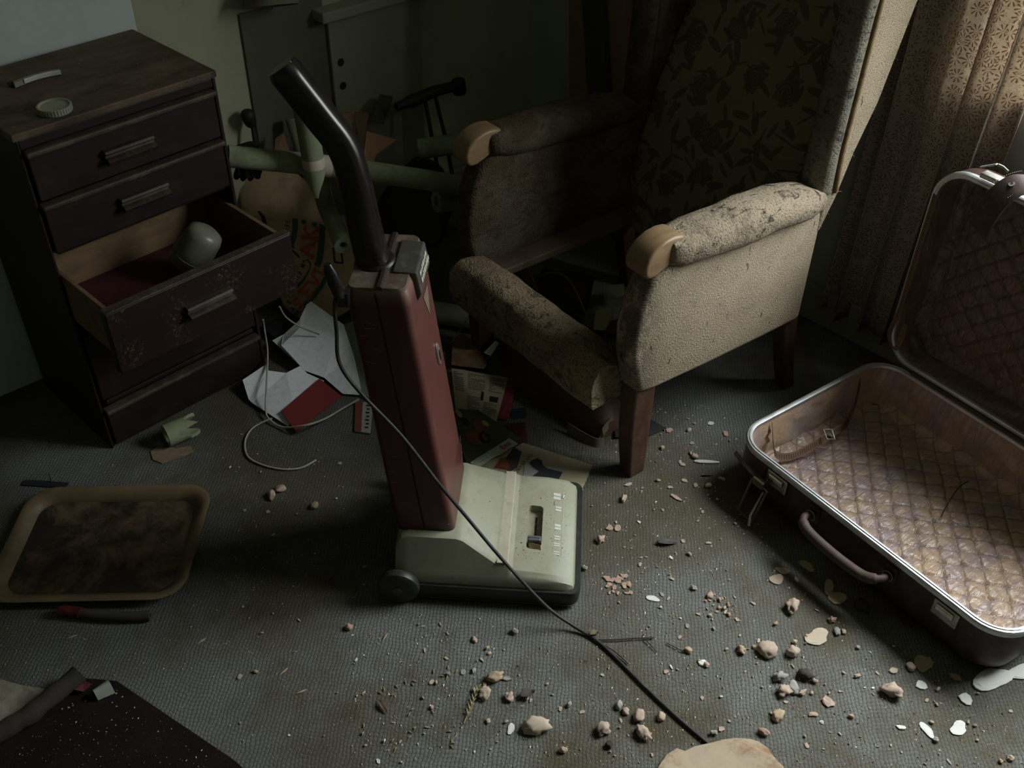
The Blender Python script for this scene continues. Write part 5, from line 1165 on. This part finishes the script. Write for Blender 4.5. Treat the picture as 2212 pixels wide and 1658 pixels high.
def frag(name, kind, mname, px, size, label, cat, group=None, rot=None, asp=1., z=0., var=None, tilt=0.):
    """size = half width in photograph pixels"""
    p = at_z(*px, z); d_ = (p-CAM).length; s = size*d_/F*(.80 if kind in ('lump', 'crumb') else .92)
    o = mesh_obj(name, dmesh(kind, rnd.randrange(9) if var is None else var, mname)); o.location = p+Vector((0, 0, .0012))
    o.scale = (s, s*asp, s if kind in ('lump', 'crumb') else max(s, .006)); o.rotation_euler = (tilt, tilt*.5, rnd.random()*6.28 if rot is None else rot-YAW)
    return tag(o, label, cat, group)
PL = 'plaster'
named = [
 ('plaster_disc', 'lump', 'cream_plaster', (1158, 1573), 26, 'round pinkish plaster lump in the front centre, the largest left of the cord'),
 ('plaster_lump', 'lump', 'pink_plaster', (1380, 1550), 17, 'oval pink plaster lump nearest the cord end, upper of two'),
 ('plaster_lump', 'crumb', 'pink_plaster', (1389, 1588), 17, 'oblong pink plaster lump below the upper oval one near the cord end'),
 ('plaster_lump', 'crumb', 'pink_plaster', (1304, 1578), 17, 'crumbly pink-grey lump left of the two oval plaster lumps'),
 ('plaster_lump', 'lump', 'grey_mortar', (1337, 1525), 10, 'pale grey lump above the crumbly pink one'),
 ('plaster_lump', 'lump', 'pink_plaster', (1351, 1538), 10, 'small rounded pink lump between the grey lump and the oval lumps'),
 ('plaster_lump', 'lump', 'pink_plaster', (1427, 1551), 10, 'rounded pink lump just left of the cord near its end'),
 ('plaster_lump', 'lump', 'dark_debris', (1316, 1610), 11, 'dark brown clod below the crumbly pink-grey lump'),
 ('plaster_lump', 'lump', 'tan_plaster', (1216, 1622), 10, 'tan lump on the carpet under the large round plaster lump'),
 ('plaster_lump', 'lump', 'grey_mortar', (1229, 1523), 8, 'grey stone between the round plaster lump and the cord'),
 ('plaster_flake', 'flake', 'white_paint', (1104, 1574), 12, 'white curled paint flake left of the round plaster lump'),
 ('plaster_lump', 'crumb', 'pink_plaster', (1048, 1500), 15, 'knobbly pink lump beside the dried grass head'),
 ('plaster_lump', 'crumb', 'pink_plaster', (1100, 1508), 12, 'crumbly pink lump between grass head and dark leaf'),
 ('plaster_lump', 'crumb', 'tan_plaster', (1070, 1466), 17, 'tan heap of plaster crumbs above the dried grass head'),
 ('plaster_chip', 'chip', 'grey_mortar', (1095, 1466), 11, 'olive-grey chip on the tan crumbs above the grass head'),
 ('plaster_lump', 'lump', 'pink_plaster', (1025, 1383), 7, 'pale cube-like chip below the front of the vacuum'),
 ('plaster_lump', 'lump', 'tan_plaster', (1052, 1401), 6, 'round brown pebble beside the pale cube-like chip'),
 ('plaster_lump', 'lump', 'grey_mortar', (1112, 1366), 9, 'grey crumb below the bumper left of the cord'),
 ('plaster_lump', 'lump', 'brick_red', (754, 1357), 9, 'small brown cube-shaped clod on the left half of the carpet'),
 ('plaster_lump', 'lump', 'pink_plaster', (588, 1072), 12, 'pink plaster lump between cable loop and tray, left of a pair'),
 ('plaster_lump', 'lump', 'pink_plaster', (608, 1059), 11, 'pink plaster lump between cable loop and tray, right of a pair'),
 ('plaster_lump', 'lump', 'tan_plaster', (680, 1094), 11, 'tan plaster lump left of the vacuum wheel'),
 ('plaster_flake', 'flake', 'white_paint', (1410, 1293), 13, 'white oval flake below the cracked brick-red patch'),
 ('plaster_lump', 'crumb', 'pink_plaster', (1347, 1079), 10, 'pink angular lump on the carpet right of the vacuum hood'),
 ('plaster_chip', 'chip', 'pink_plaster', (1357, 1047), 9, 'pink flat chip below the armchair front leg'),
 ('plaster_lump', 'crumb', 'pink_plaster', (1297, 1168), 13, 'crumbly pink lump beside the front of the vacuum deck'),
 ('plaster_lump', 'lump', 'grey_mortar', (1262, 1229), 8, 'tan-grey lump touching the shadow of the vacuum bumper corner'),
 ('plaster_chip', 'chip', 'brick_red', (1317, 1141), 9, 'brick-red chip in a small group right of the vacuum'),
 ('plaster_chip', 'chip', 'pink_plaster', (1334, 1141), 9, 'pink chip next to the brick-red chip right of the vacuum'),
 ('plaster_chip', 'chip', 'white_paint', (1380, 1128), 5, 'tiny bright white chip in the middle of the lit carpet'),
 ('plaster_lump', 'lump', 'tan_plaster', (1530, 1051), 9, 'tan lump on the carpet left of the suitcase buckle'),
 ('plaster_chip', 'chip', 'pink_plaster', (1503, 1049), 8, 'pale oval chip left of the tan lump by the suitcase'),
 ('plaster_chip', 'chip', 'cream_plaster', (1559, 1034), 9, 'cream chip at the edge of the suitcase shadow by its corner'),
 ('plaster_chip', 'chip', 'pink_plaster', (1448, 1053), 6, 'small pink pebble above the pink sliver'),
 ('plaster_lump', 'lump', 'pink_plaster', (1488, 931), 6, 'pale pebble on the lit carpet beside the armchair front leg'),
 ('plaster_chip', 'chip', 'pink_plaster', (1446, 930), 8, 'pink flake next to the dark rubber scrap'),
 ('plaster_chip', 'chip', 'pink_plaster', (1568, 938), 8, 'pale flake on carpet left of the suitcase corner'),
 ('plaster_chip', 'chip', 'white_paint', (1535, 915), 7, 'whitish flake on carpet between chair and suitcase, farthest up'),
 ('plaster_lump', 'crumb', 'pink_plaster', (1500, 988), 8, 'pinkish crumb above the long white sliver'),
 ('plaster_chip', 'chip', 'pink_plaster', (1530, 1173), 7, 'pink chip right of the dark feather-like leaf'),
 ('plaster_chip', 'chip', 'tan_plaster', (1475, 1169), 5, 'tan pebble touching the dark feather-like leaf'),
 ('plaster_flake', 'flake', 'cream_plaster', (1765, 1376), 26, 'large cream plaster flake with jagged edge, the biggest right of the cord'),
 ('plaster_lump', 'lump', 'pink_plaster', (1658, 1407), 22, 'wedge of pink plaster left of the large cream flake'),
 ('plaster_lump', 'lump', 'pink_plaster', (1711, 1412), 16, 'pink wedge directly below the large cream flake'),
 ('plaster_lump', 'crumb', 'pink_plaster', (1711, 1313), 18, 'crumbly pink clod halfway between cream flake and suitcase handle'),
 ('plaster_lump', 'lump', 'grey_mortar', (1807, 1365), 9, 'grey-tan pebble right of the large cream flake'),
 ('plaster_lump', 'crumb', 'brick_red', (1797, 1341), 10, 'reddish crumb between cream flake and leather flap'),
 ('plaster_lump', 'crumb', 'grey_mortar', (1684, 1466), 18, 'grey lump at the upper left of the mortar heap'),
 ('plaster_lump', 'crumb', 'dark_debris', (1738, 1462), 19, 'dark brown cluster at the upper right of the mortar heap'),
 ('plaster_lump', 'lump', 'grey_mortar', (1712, 1487), 14, 'grey lump in the middle of the mortar heap'),
 ('plaster_lump', 'crumb', 'pink_plaster', (1693, 1495), 15, 'pinkish lump at the lower left of the mortar heap'),
 ('plaster_lump', 'crumb', 'pink_plaster', (1733, 1498), 9, 'small pink crumb at the lower right of the mortar heap'),
 ('plaster_lump', 'lump', 'pink_plaster', (1759, 1473), 7, 'pale pebble on the right edge of the mortar heap'),
 ('plaster_chip', 'chip', 'pink_plaster', (1788, 1517), 15, 'smooth pink triangular chip right of the mortar heap'),
 ('plaster_lump', 'lump', 'tan_plaster', (1680, 1548), 14, 'rounded tan lump below the mortar heap'),
 ('plaster_chip', 'chip', 'tan_plaster', (1756, 1543), 11, 'tan angular chip right of the rounded tan lump'),
 ('plaster_lump', 'lump', 'tan_plaster', (1487, 1407), 8, 'tan pebble right of the cord near the twigs'),
 ('plaster_lump', 'crumb', 'tan_plaster', (1600, 1406), 13, 'tan crumb left of the pink plaster wedge'),
 ('plaster_chip', 'chip', 'white_paint', (1517, 1432), 10, 'white square paint chip between cord and pink wedge'),
 ('plaster_flake', 'flake', 'tan_plaster', (1994, 1433), 22, 'flat tan flake with pointed corner below the suitcase'),
 ('plaster_lump', 'lump', 'pink_plaster', (1966, 1442), 10, 'pale pink pebble against the flat tan flake'),
 ('plaster_lump', 'crumb', 'pink_plaster', (1928, 1499), 20, 'pinkish crumbly lump below and left of the pale pink pebble'),
 ('plaster_sliver', 'sliver', 'white_paint', (1990, 1480), 14, 'whitish elongated chip beside the crumbly lump on the right'),
 ('plaster_chip', 'chip', 'cream_plaster', (1930, 1449), 9, 'cream wedge left of the pale pink pebble'),
 ('plaster_chip', 'chip', 'brick_red', (2064, 1463), 13, 'brick-coloured chip left of the big white flake'),
 ('plaster_flake', 'flake', 'white_paint', (2142, 1468), 40, 'big whitish plaster flake at the right edge, the larger of two'),
 ('plaster_flake', 'flake', 'white_paint', (2205, 1452), 26, 'whitish plaster flake cut by the right edge of the view'),
 ('plaster_sliver', 'sliver', 'white_paint', (2086, 1510), 18, 'bluish white sliver under the big whitish flake'),
 ('plaster_flake', 'flake', 'white_paint', (2002, 1577), 17, 'ribbed off-white flake in the lower right, left of a pair'),
 ('plaster_flake', 'flake', 'white_paint', (2070, 1573), 18, 'ribbed off-white flake in the lower right, right of a pair'),
 ('plaster_chip', 'chip', 'white_paint', (1946, 1571), 9, 'small upright white chip left of the ribbed flakes'),
 ('plaster_lump', 'lump', 'brick_red', (1649, 1584), 11, 'brown lump just above the torn tan paper'),
 ('plaster_lump', 'lump', 'grey_mortar', (1541, 1585), 8, 'grey pebble on the carpet above the torn tan paper by the cord'),
 ('plaster_flake', 'flake', 'tan_plaster', (1790, 1268), 19, 'olive-tan flake in the suitcase shadow below the handle'),
 ('plaster_flake', 'flake', 'tan_plaster', (1808, 1292), 17, 'second olive-tan flake overlapping just below the first in the suitcase shadow'),
 ('plaster_flake', 'flake', 'tan_plaster', (1742, 1222), 16, 'dull tan flake deep in the shadow under the suitcase handle'),
 ('plaster_flake', 'flake', 'pink_plaster', (1678, 1252), 16, 'pale pink flake pile at the edge of the suitcase shadow'),
 ('plaster_flake', 'flake', 'pink_plaster', (1690, 1233), 15, 'greyish pink flake above the pale pink pile'),
 ('plaster_chip', 'chip', 'white_paint', (1720, 1252), 8, 'white rounded chip right of the pale pink pile'),
 ('plaster_lump', 'lump', 'pink_plaster', (1533, 1288), 9, 'pale pebble standing on the rubble patch'),
 ('plaster_chip', 'chip', 'cream_plaster', (1567, 1322), 6, 'cream chip at the lower right of the rubble patch'),
 ('plaster_lump', 'crumb', 'dark_debris', (1862, 1312), 15, 'dark clod under the suitcase handle side near the leather flap'),
]
for nm, kd, mn, px, sz, lab in named: frag(nm, kd, mn, px, sz*1.22, lab, PL, asp=rnd.uniform(.72, 1))
frag('paint_sliver', 'sliver', 'white_paint', (1528, 999), 31, 'long white paint sliver on the lit carpet beside the suitcase', 'paint flake', rot=-.05, asp=.22, var=2)
frag('plaster_sliver', 'sliver', 'pink_plaster', (1463, 1077), 22, 'narrow pink plaster sliver pointing at the vacuum', PL, rot=-.75, asp=.28, var=4)
# cracked brick-red patch: separate shards lying together
r3 = random.Random(5)
for i in range(20):
    px = (1333+((i % 5)-2)*12+r3.uniform(-6, 6)+5*(i//5 % 2), 1262+((i//5)-1.5)*10+r3.uniform(-5, 5))
    frag('brick_shard', 'chip', 'brick_red', px, r3.uniform(6, 11.5), 'brick-red shard in the tight cracked patch right of the vacuum', 'shard', 'brick-red shards in one patch', asp=r3.uniform(.7, 1))
for i in range(22):
    frag('rubble_bit', r3.choice(('chip', 'lump', 'crumb')), r3.choice(('pink_plaster', 'brick_red', 'cream_plaster')), (1545+r3.gauss(0, 17), 1300+r3.gauss(0, 13)), r3.uniform(3, 7), 'pink rubble bit in the loose patch in the middle of the lit carpet', PL, 'rubble bits in a loose patch', asp=r3.uniform(.6, 1))
# uncounted lookalikes by zone
zones = [('small plaster chip on the lit carpet between armchair leg and suitcase', 'chips between chair and suitcase', 46, [(1270, 1060), (1420, 880), (1600, 900), (1590, 1010), (1640, 1180), (1560, 1240), (1290, 1240)]),
         ('small plaster chip in the front centre of the carpet below the vacuum', 'chips in front of the vacuum', 56, [(760, 1340), (1230, 1340), (1480, 1560), (1480, 1655), (760, 1655)]),
         ('small plaster chip on the right foreground carpet below the suitcase', 'chips below the suitcase', 96, [(1300, 1270), (1640, 1200), (1790, 1330), (2000, 1400), (2210, 1500), (2210, 1655), (1720, 1655), (1640, 1590), (1540, 1590)]),
         ('small pale crumb on the dark carpet left of the vacuum', 'crumbs left of the vacuum', 34, [(470, 1000), (600, 950), (800, 1000), (830, 1230), (740, 1640), (520, 1600), (330, 1450), (400, 1330)])]
def in_poly(p, poly):
    c_ = False
    for (x1, y1), (x2, y2) in zip(poly, poly[1:]+poly[:1]):
        if (y1 > p[1]) != (y2 > p[1]) and p[0] < (x2-x1)*(p[1]-y1)/(y2-y1)+x1: c_ = not c_
    return c_
def blocked(q):
    v_ = VC.loc(q); s_ = SC.loc(q); t_ = TR.loc(q); c_ = CH.loc(q)
    return (-.06 < v_.x < .40 and -.05 < v_.y < .34) or (-.02 < s_.x < .7 and -.7 < s_.y < .09) or (abs(t_.x) < .23 and abs(t_.y) < .185) or (c_.x < .5 and c_.y > -.02) or (AC.loc(q)-Vector((.1, .03, 0))).length < .06
def pick(poly, r):
    xs = [p[0] for p in poly]; ys = [p[1] for p in poly]
    while True:
        q = (r.uniform(min(xs), max(xs)), r.uniform(min(ys), max(ys)))
        if in_poly(q, poly) and not blocked(at_z(*q)): return q
r4 = random.Random(21)
for lab, grp, n_, poly in zones:
    dark = 'left' in lab
    for i in range(n_):
        q = pick(poly, r4); sz = r4.choice((3, 3.5, 4, 4, 5, 6, 7, 8)) * (.8 if dark else 1)
        mn = r4.choice(('pink_plaster',)*4+('white_paint', 'tan_plaster', 'tan_plaster', 'cream_plaster', 'brick_red', 'grey_mortar', 'grey_mortar'))
        frag('plaster_crumb' if dark else 'plaster_chip', r4.choice(('chip', 'chip', 'lump', 'crumb', 'sliver')), mn, q, sz, lab, PL, grp, asp=r4.uniform(.5, 1))
# grit: too fine to count
def grit(name, lab, poly, n, smin, smax, mats, seed, blk=True, z=.0, fn=None):
    r = random.Random(seed); bm = N(); idx = []
    for i in range(n):
        if fn: p, sc = fn(r)
        else:
            q = pick(poly, r); p = at_z(*q, z); sc = (p-CAM).length/F
        s = smin*(smax/smin)**(r.random()**2.2)*sc; a = r.random()*6.28; h = s*r.uniform(.35, .9)
        vs = [bm.verts.new(p+Vector((math.cos(a+k*2.1)*s*r.uniform(.6, 1.2), math.sin(a+k*2.1)*s*r.uniform(.5, 1.1), .0004))) for k in range(3)]
        t_ = bm.verts.new(p+Vector((0, 0, .0006+h))); m_ = r.randrange(len(mats))
        for k in range(3):
            f = bm.faces.new((vs[k], vs[(k+1) % 3], t_)); f.material_index = m_
    me = bpy.data.meshes.new(name); bm.to_mesh(me); bm.free()
    for m in mats: me.materials.append(dm[m])
    return tag(mesh_obj(name, me), lab, 'grit', None, 'stuff')
gm = ['pink_plaster', 'cream_plaster', 'white_paint', 'tan_plaster', 'brick_red', 'grey_mortar']
grit('plaster_grit', 'fine plaster grit strewn over the carpet right of and below the vacuum', [(1250, 1010), (1420, 860), (1620, 880), (1640, 1150), (1800, 1340), (2211, 1480), (2211, 1657), (750, 1657), (750, 1330)], 6500, .8, 4.0, gm, 1)
grit('pale_grit', 'fine pale grit on the dim carpet around the tray', [(2, 960), (260, 980), (560, 930), (840, 960), (840, 1250), (748, 1325), (748, 1657), (500, 1640), (250, 1460), (2, 1500)], 1500, .7, 2.8, ['tan_plaster', 'cream_plaster', 'grey_mortar'], 2)
grit('mat_grit', 'pale specks caught on the dark fibre mat', [(180, 1480), (255, 1480), (500, 1645), (480, 1657), (2, 1657), (60, 1600)], 130, 1.0, 3.6, ['tan_plaster', 'cream_plaster'], 3, z=.007)
def on_deck(r):
    x = r.choice((r.uniform(.235, .355), r.uniform(.01, .35))); y = r.uniform(.045, .265)
    p = VC.wld((x, y, deck_z(x))); return p, (p-CAM).length/F
grit('hood_grit', 'plaster specks dusting the sage hood of the vacuum', None, 260, .7, 2.6, ['pink_plaster', 'dark_debris', 'cream_plaster', 'tan_plaster', 'white_paint'], 4, fn=on_deck)
def on_chest(r):
    p = CH.wld((r.uniform(.0, .45), r.uniform(0, .35), .84)); return p, (p-CAM).length/F
grit('chest_grit', 'tiny pale specks on the top of the chest', None, 60, .6, 1.7, ['cream_plaster', 'tan_plaster'], 5, fn=on_chest)
def in_case(r):
    p = SC.wld((r.uniform(.05, .48), r.uniform(-.62, .02), .036)); return p, (p-CAM).length/F
grit('case_grit', 'dark specks lying on the quilted suitcase lining', None, 60, .8, 2.6, ['dark_debris', 'tan_plaster', 'dark_debris'], 6, fn=in_case)
# chips resting on the vacuum hood
for mn, (x, y), s, lab in (('white_paint', (.335, .245), 6, 'white chip on the far front corner of the vacuum hood'), ('pink_plaster', (.318, .222), 8, 'pink sliver on the vacuum hood beside the printed scale')):
    p = VC.wld((x, y, deck_z(x)+.0015)); o = mesh_obj('plaster_chip', dmesh('chip', 3, mn)); k_ = s*(p-CAM).length/F; o.location = p; o.scale = (k_, k_*.5, .004); o.rotation_euler = (0, 0, .4); tag(o, lab, PL)
p = VC.wld((.277, .088, .070)); o = obj('paint_shard', poly_sheet([VC.wld((.262, .100, .080))-p, VC.wld((.290, .082, .092))-p, VC.wld((.291, .074, .084))-p, VC.wld((.284, .070, .074))-p, VC.wld((.268, .080, .068))-p], .0015), dm['tan_plaster']); o.location = p; tag(o, 'tan paint shard stuck in the slider slot of the vacuum', 'paint flake')
# plants and litter
m_tw = simple('dry_twig_bark', (.050, .040, .032), (.035, .028, .023), 60, .9)
tw = thing('twig', 'thin dry forked twig on carpet right of the cord', 'twig', at_z(1350, 1380, .004)); r0 = tw.location.copy()
obj('stem', tube(N(), spline([at_z(1288, 1381, .004)-r0, at_z(1325, 1381, .005)-r0, at_z(1370, 1378, .005)-r0, at_z(1412, 1377, .004)-r0], 4), .0016, 6), m_tw, tw); obj('side_shoot', tube(N(), [at_z(1393, 1379, .005)-r0, at_z(1405, 1392, .004)-r0, at_z(1420, 1408, .003)-r0], [.0012, .0011, .0007], 6), m_tw, tw)
o = obj('thin_twig', tube(N(), spline([at_z(1282, 1383, .004), at_z(1310, 1395, .005), at_z(1335, 1412, .004), at_z(1360, 1436, .003)], 4), [.0013]*12+[.0006], 6), m_tw); tag(o, 'bare thin twig slanting down beside the cord', 'twig')
o = obj('short_twig', tube(N(), [at_z(1440, 1388, .003), at_z(1460, 1398, .004), at_z(1478, 1408, .003)], .001, 6), m_tw); tag(o, 'short twig right of the forked twig', 'twig')
def leaf(name, label, px, ln, wd, rot, m, curl=.004, stem=True):
    t_ = thing(name, label, 'leaf', at_z(*px, .002), rot-YAW); s = (t_.location-CAM).length/F; L, Wd = ln*s, wd*s
    bm = N(); G = []
    for i in range(9):
        u = i/8; w_ = Wd*math.sin(PI*min(1, u*.96+.02))**.8*(1.25-.6*u)/2; G.append([bm.verts.new((-L/2+L*u, w_*q, curl*(q*q+.5*math.sin(u*5))+.002)) for q in (-1, -.5, 0, .5, 1)])
    for i in range(8):
        for j in range(4): bm.faces.new((G[i][j], G[i+1][j], G[i+1][j+1], G[i][j+1]))
    o = obj('leaf_blade', bm, m, t_, smooth=60); o.modifiers.new('thickness', 'SOLIDIFY').thickness = .0005
    obj('midrib', tube(N(), [(-L*.62, 0, .002), (-L*.3, 0, .0032+curl*.2), (L*.45, 0, .003)], [.0008, .0007, .0003], 5), m_tw, t_)
    return t_
leaf('dry_leaf', 'dark curled feather-like leaf on the lit carpet right of the vacuum', (1441, 1173), 44, 16, .05, simple('black_grey_leaf', (.045, .042, .04), (.09, .085, .08), 70, .7))
leaf('dry_leaf', 'dark brown dry leaf in the front centre beside the pink crumbs', (1140, 1500), 36, 22, .5, simple('dark_dry_leaf', (.060, .046, .036), (.04, .03, .025), 60, .8), .006)
leaf('dry_leaf', 'small olive leaf at the cord beside the twigs', (1284, 1370), 24, 14, .5, simple('olive_dry_leaf', (.12, .105, .055), (.08, .07, .04), 60, .8), .006)
ms = leaf('maple_seed', 'brown winged maple seed on the carpet in the front left centre', (828, 1527), 34, 13, -.95, simple('brown_seed_wing', (.12, .075, .04), (.085, .052, .03), 60, .8), .002); ms['category'] = 'seed'
wh = thing('dried_grass', 'dried straw-coloured grass seed head lying in the front centre', 'grass', at_z(1018, 1522, .003)); r0 = wh.location.copy(); a, b = at_z(1002, 1562, .003)-r0, at_z(1032, 1485, .004)-r0
m_str = simple('straw', (.27, .225, .11), (.20, .16, .08), 60, .8); obj('stalk', tube(N(), [a, a.lerp(b, .5)+Vector((0, 0, .001)), b], .0011, 6), m_str, wh); d_ = (b-a).normalized(); pn = Vector((-d_.y, d_.x, 0))
for i in range(13):
    t_ = .18+.8*i/12; s_ = 1 if i % 2 else -1; p = a.lerp(b, t_); q = p+d_*.010+pn*s_*.005+Vector((0, 0, .004)); obj('spikelet', tube(N(), [p, p.lerp(q, .5)+Vector((0, 0, .001)), q], [.0009, .0021, .0004], 6), m_str, wh, smooth=60)
r5 = random.Random(9)
for i in range(26):
    q = (r5.choice((r5.uniform(770, 1000), r5.uniform(880, 990))), r5.uniform(1440, 1620)); p = at_z(*q, .0015); a = r5.random()*6.28
    o = mesh_obj('grass_husk', _cache.get('husk') or _cache.setdefault('husk', (lambda b_: (bmesh.ops.recalc_face_normals(b_, faces=b_.faces), b_)[1])(tube(N(), [(-.0055, 0, 0), (-.001, 0, .001), (.0055, 0, 0)], [.0004, .0016, .0003], 5))) if False else (_cache.get('huskme') or _cache.setdefault('huskme', (lambda: (lambda b_, me_: (b_.to_mesh(me_), b_.free(), me_.materials.append(m_str), me_)[3])(tube(N(), [(-.0055, 0, 0), (-.001, 0, .001), (.0055, 0, 0)], [.0004, .0016, .0003], 5), bpy.data.meshes.new('husk')))())))
    o.location = p; o.rotation_euler = (0, 0, a); tag(o, 'tiny straw husk scattered around the dried grass head', 'husk', 'straw husks')
for i, (q, a) in enumerate((((158, 1374), .5), ((437, 1383), .8), ((615, 1448), .9), ((654, 1492), .5), ((833, 1373), 1.2))):
    o = mesh_obj('wood_splinter', dmesh('sliver', 5, 'tan_plaster')); o.location = at_z(*q, .002); o.scale = (.014, .003, .006); o.rotation_euler = (0, 0, a-YAW)
    tag(o, ('pale splinter below the tray near the left edge', 'pale splinter on the carpet right of the dark mat corner', 'short splinter between the mat and the grass head', 'stubby splinter on the left-centre carpet', 'white splinter below the vacuum bumper on the left')[i], 'splinter')
o = obj('bent_wire', tube(N(), spline([at_z(2035, 1110, .05), at_z(2050, 1080, .052), at_z(2075, 1045, .056), at_z(2095, 1032, .05)], 6), .0012, 6), simple('black_wire', (.012, .011, .012))); o.location.z -= .010; tag(o, 'dark bent twig lying on the quilted suitcase lining', 'twig')
o = obj('loose_screw', tube(N(), [at_z(1516, 1026, .003), at_z(1540, 1026, .003)], [.0024, .0012], 8), simple('dark_screw', (.03, .03, .032), rough=.4, metal=.6)); tag(o, 'small dark screw on the carpet below the long white sliver', 'screw')
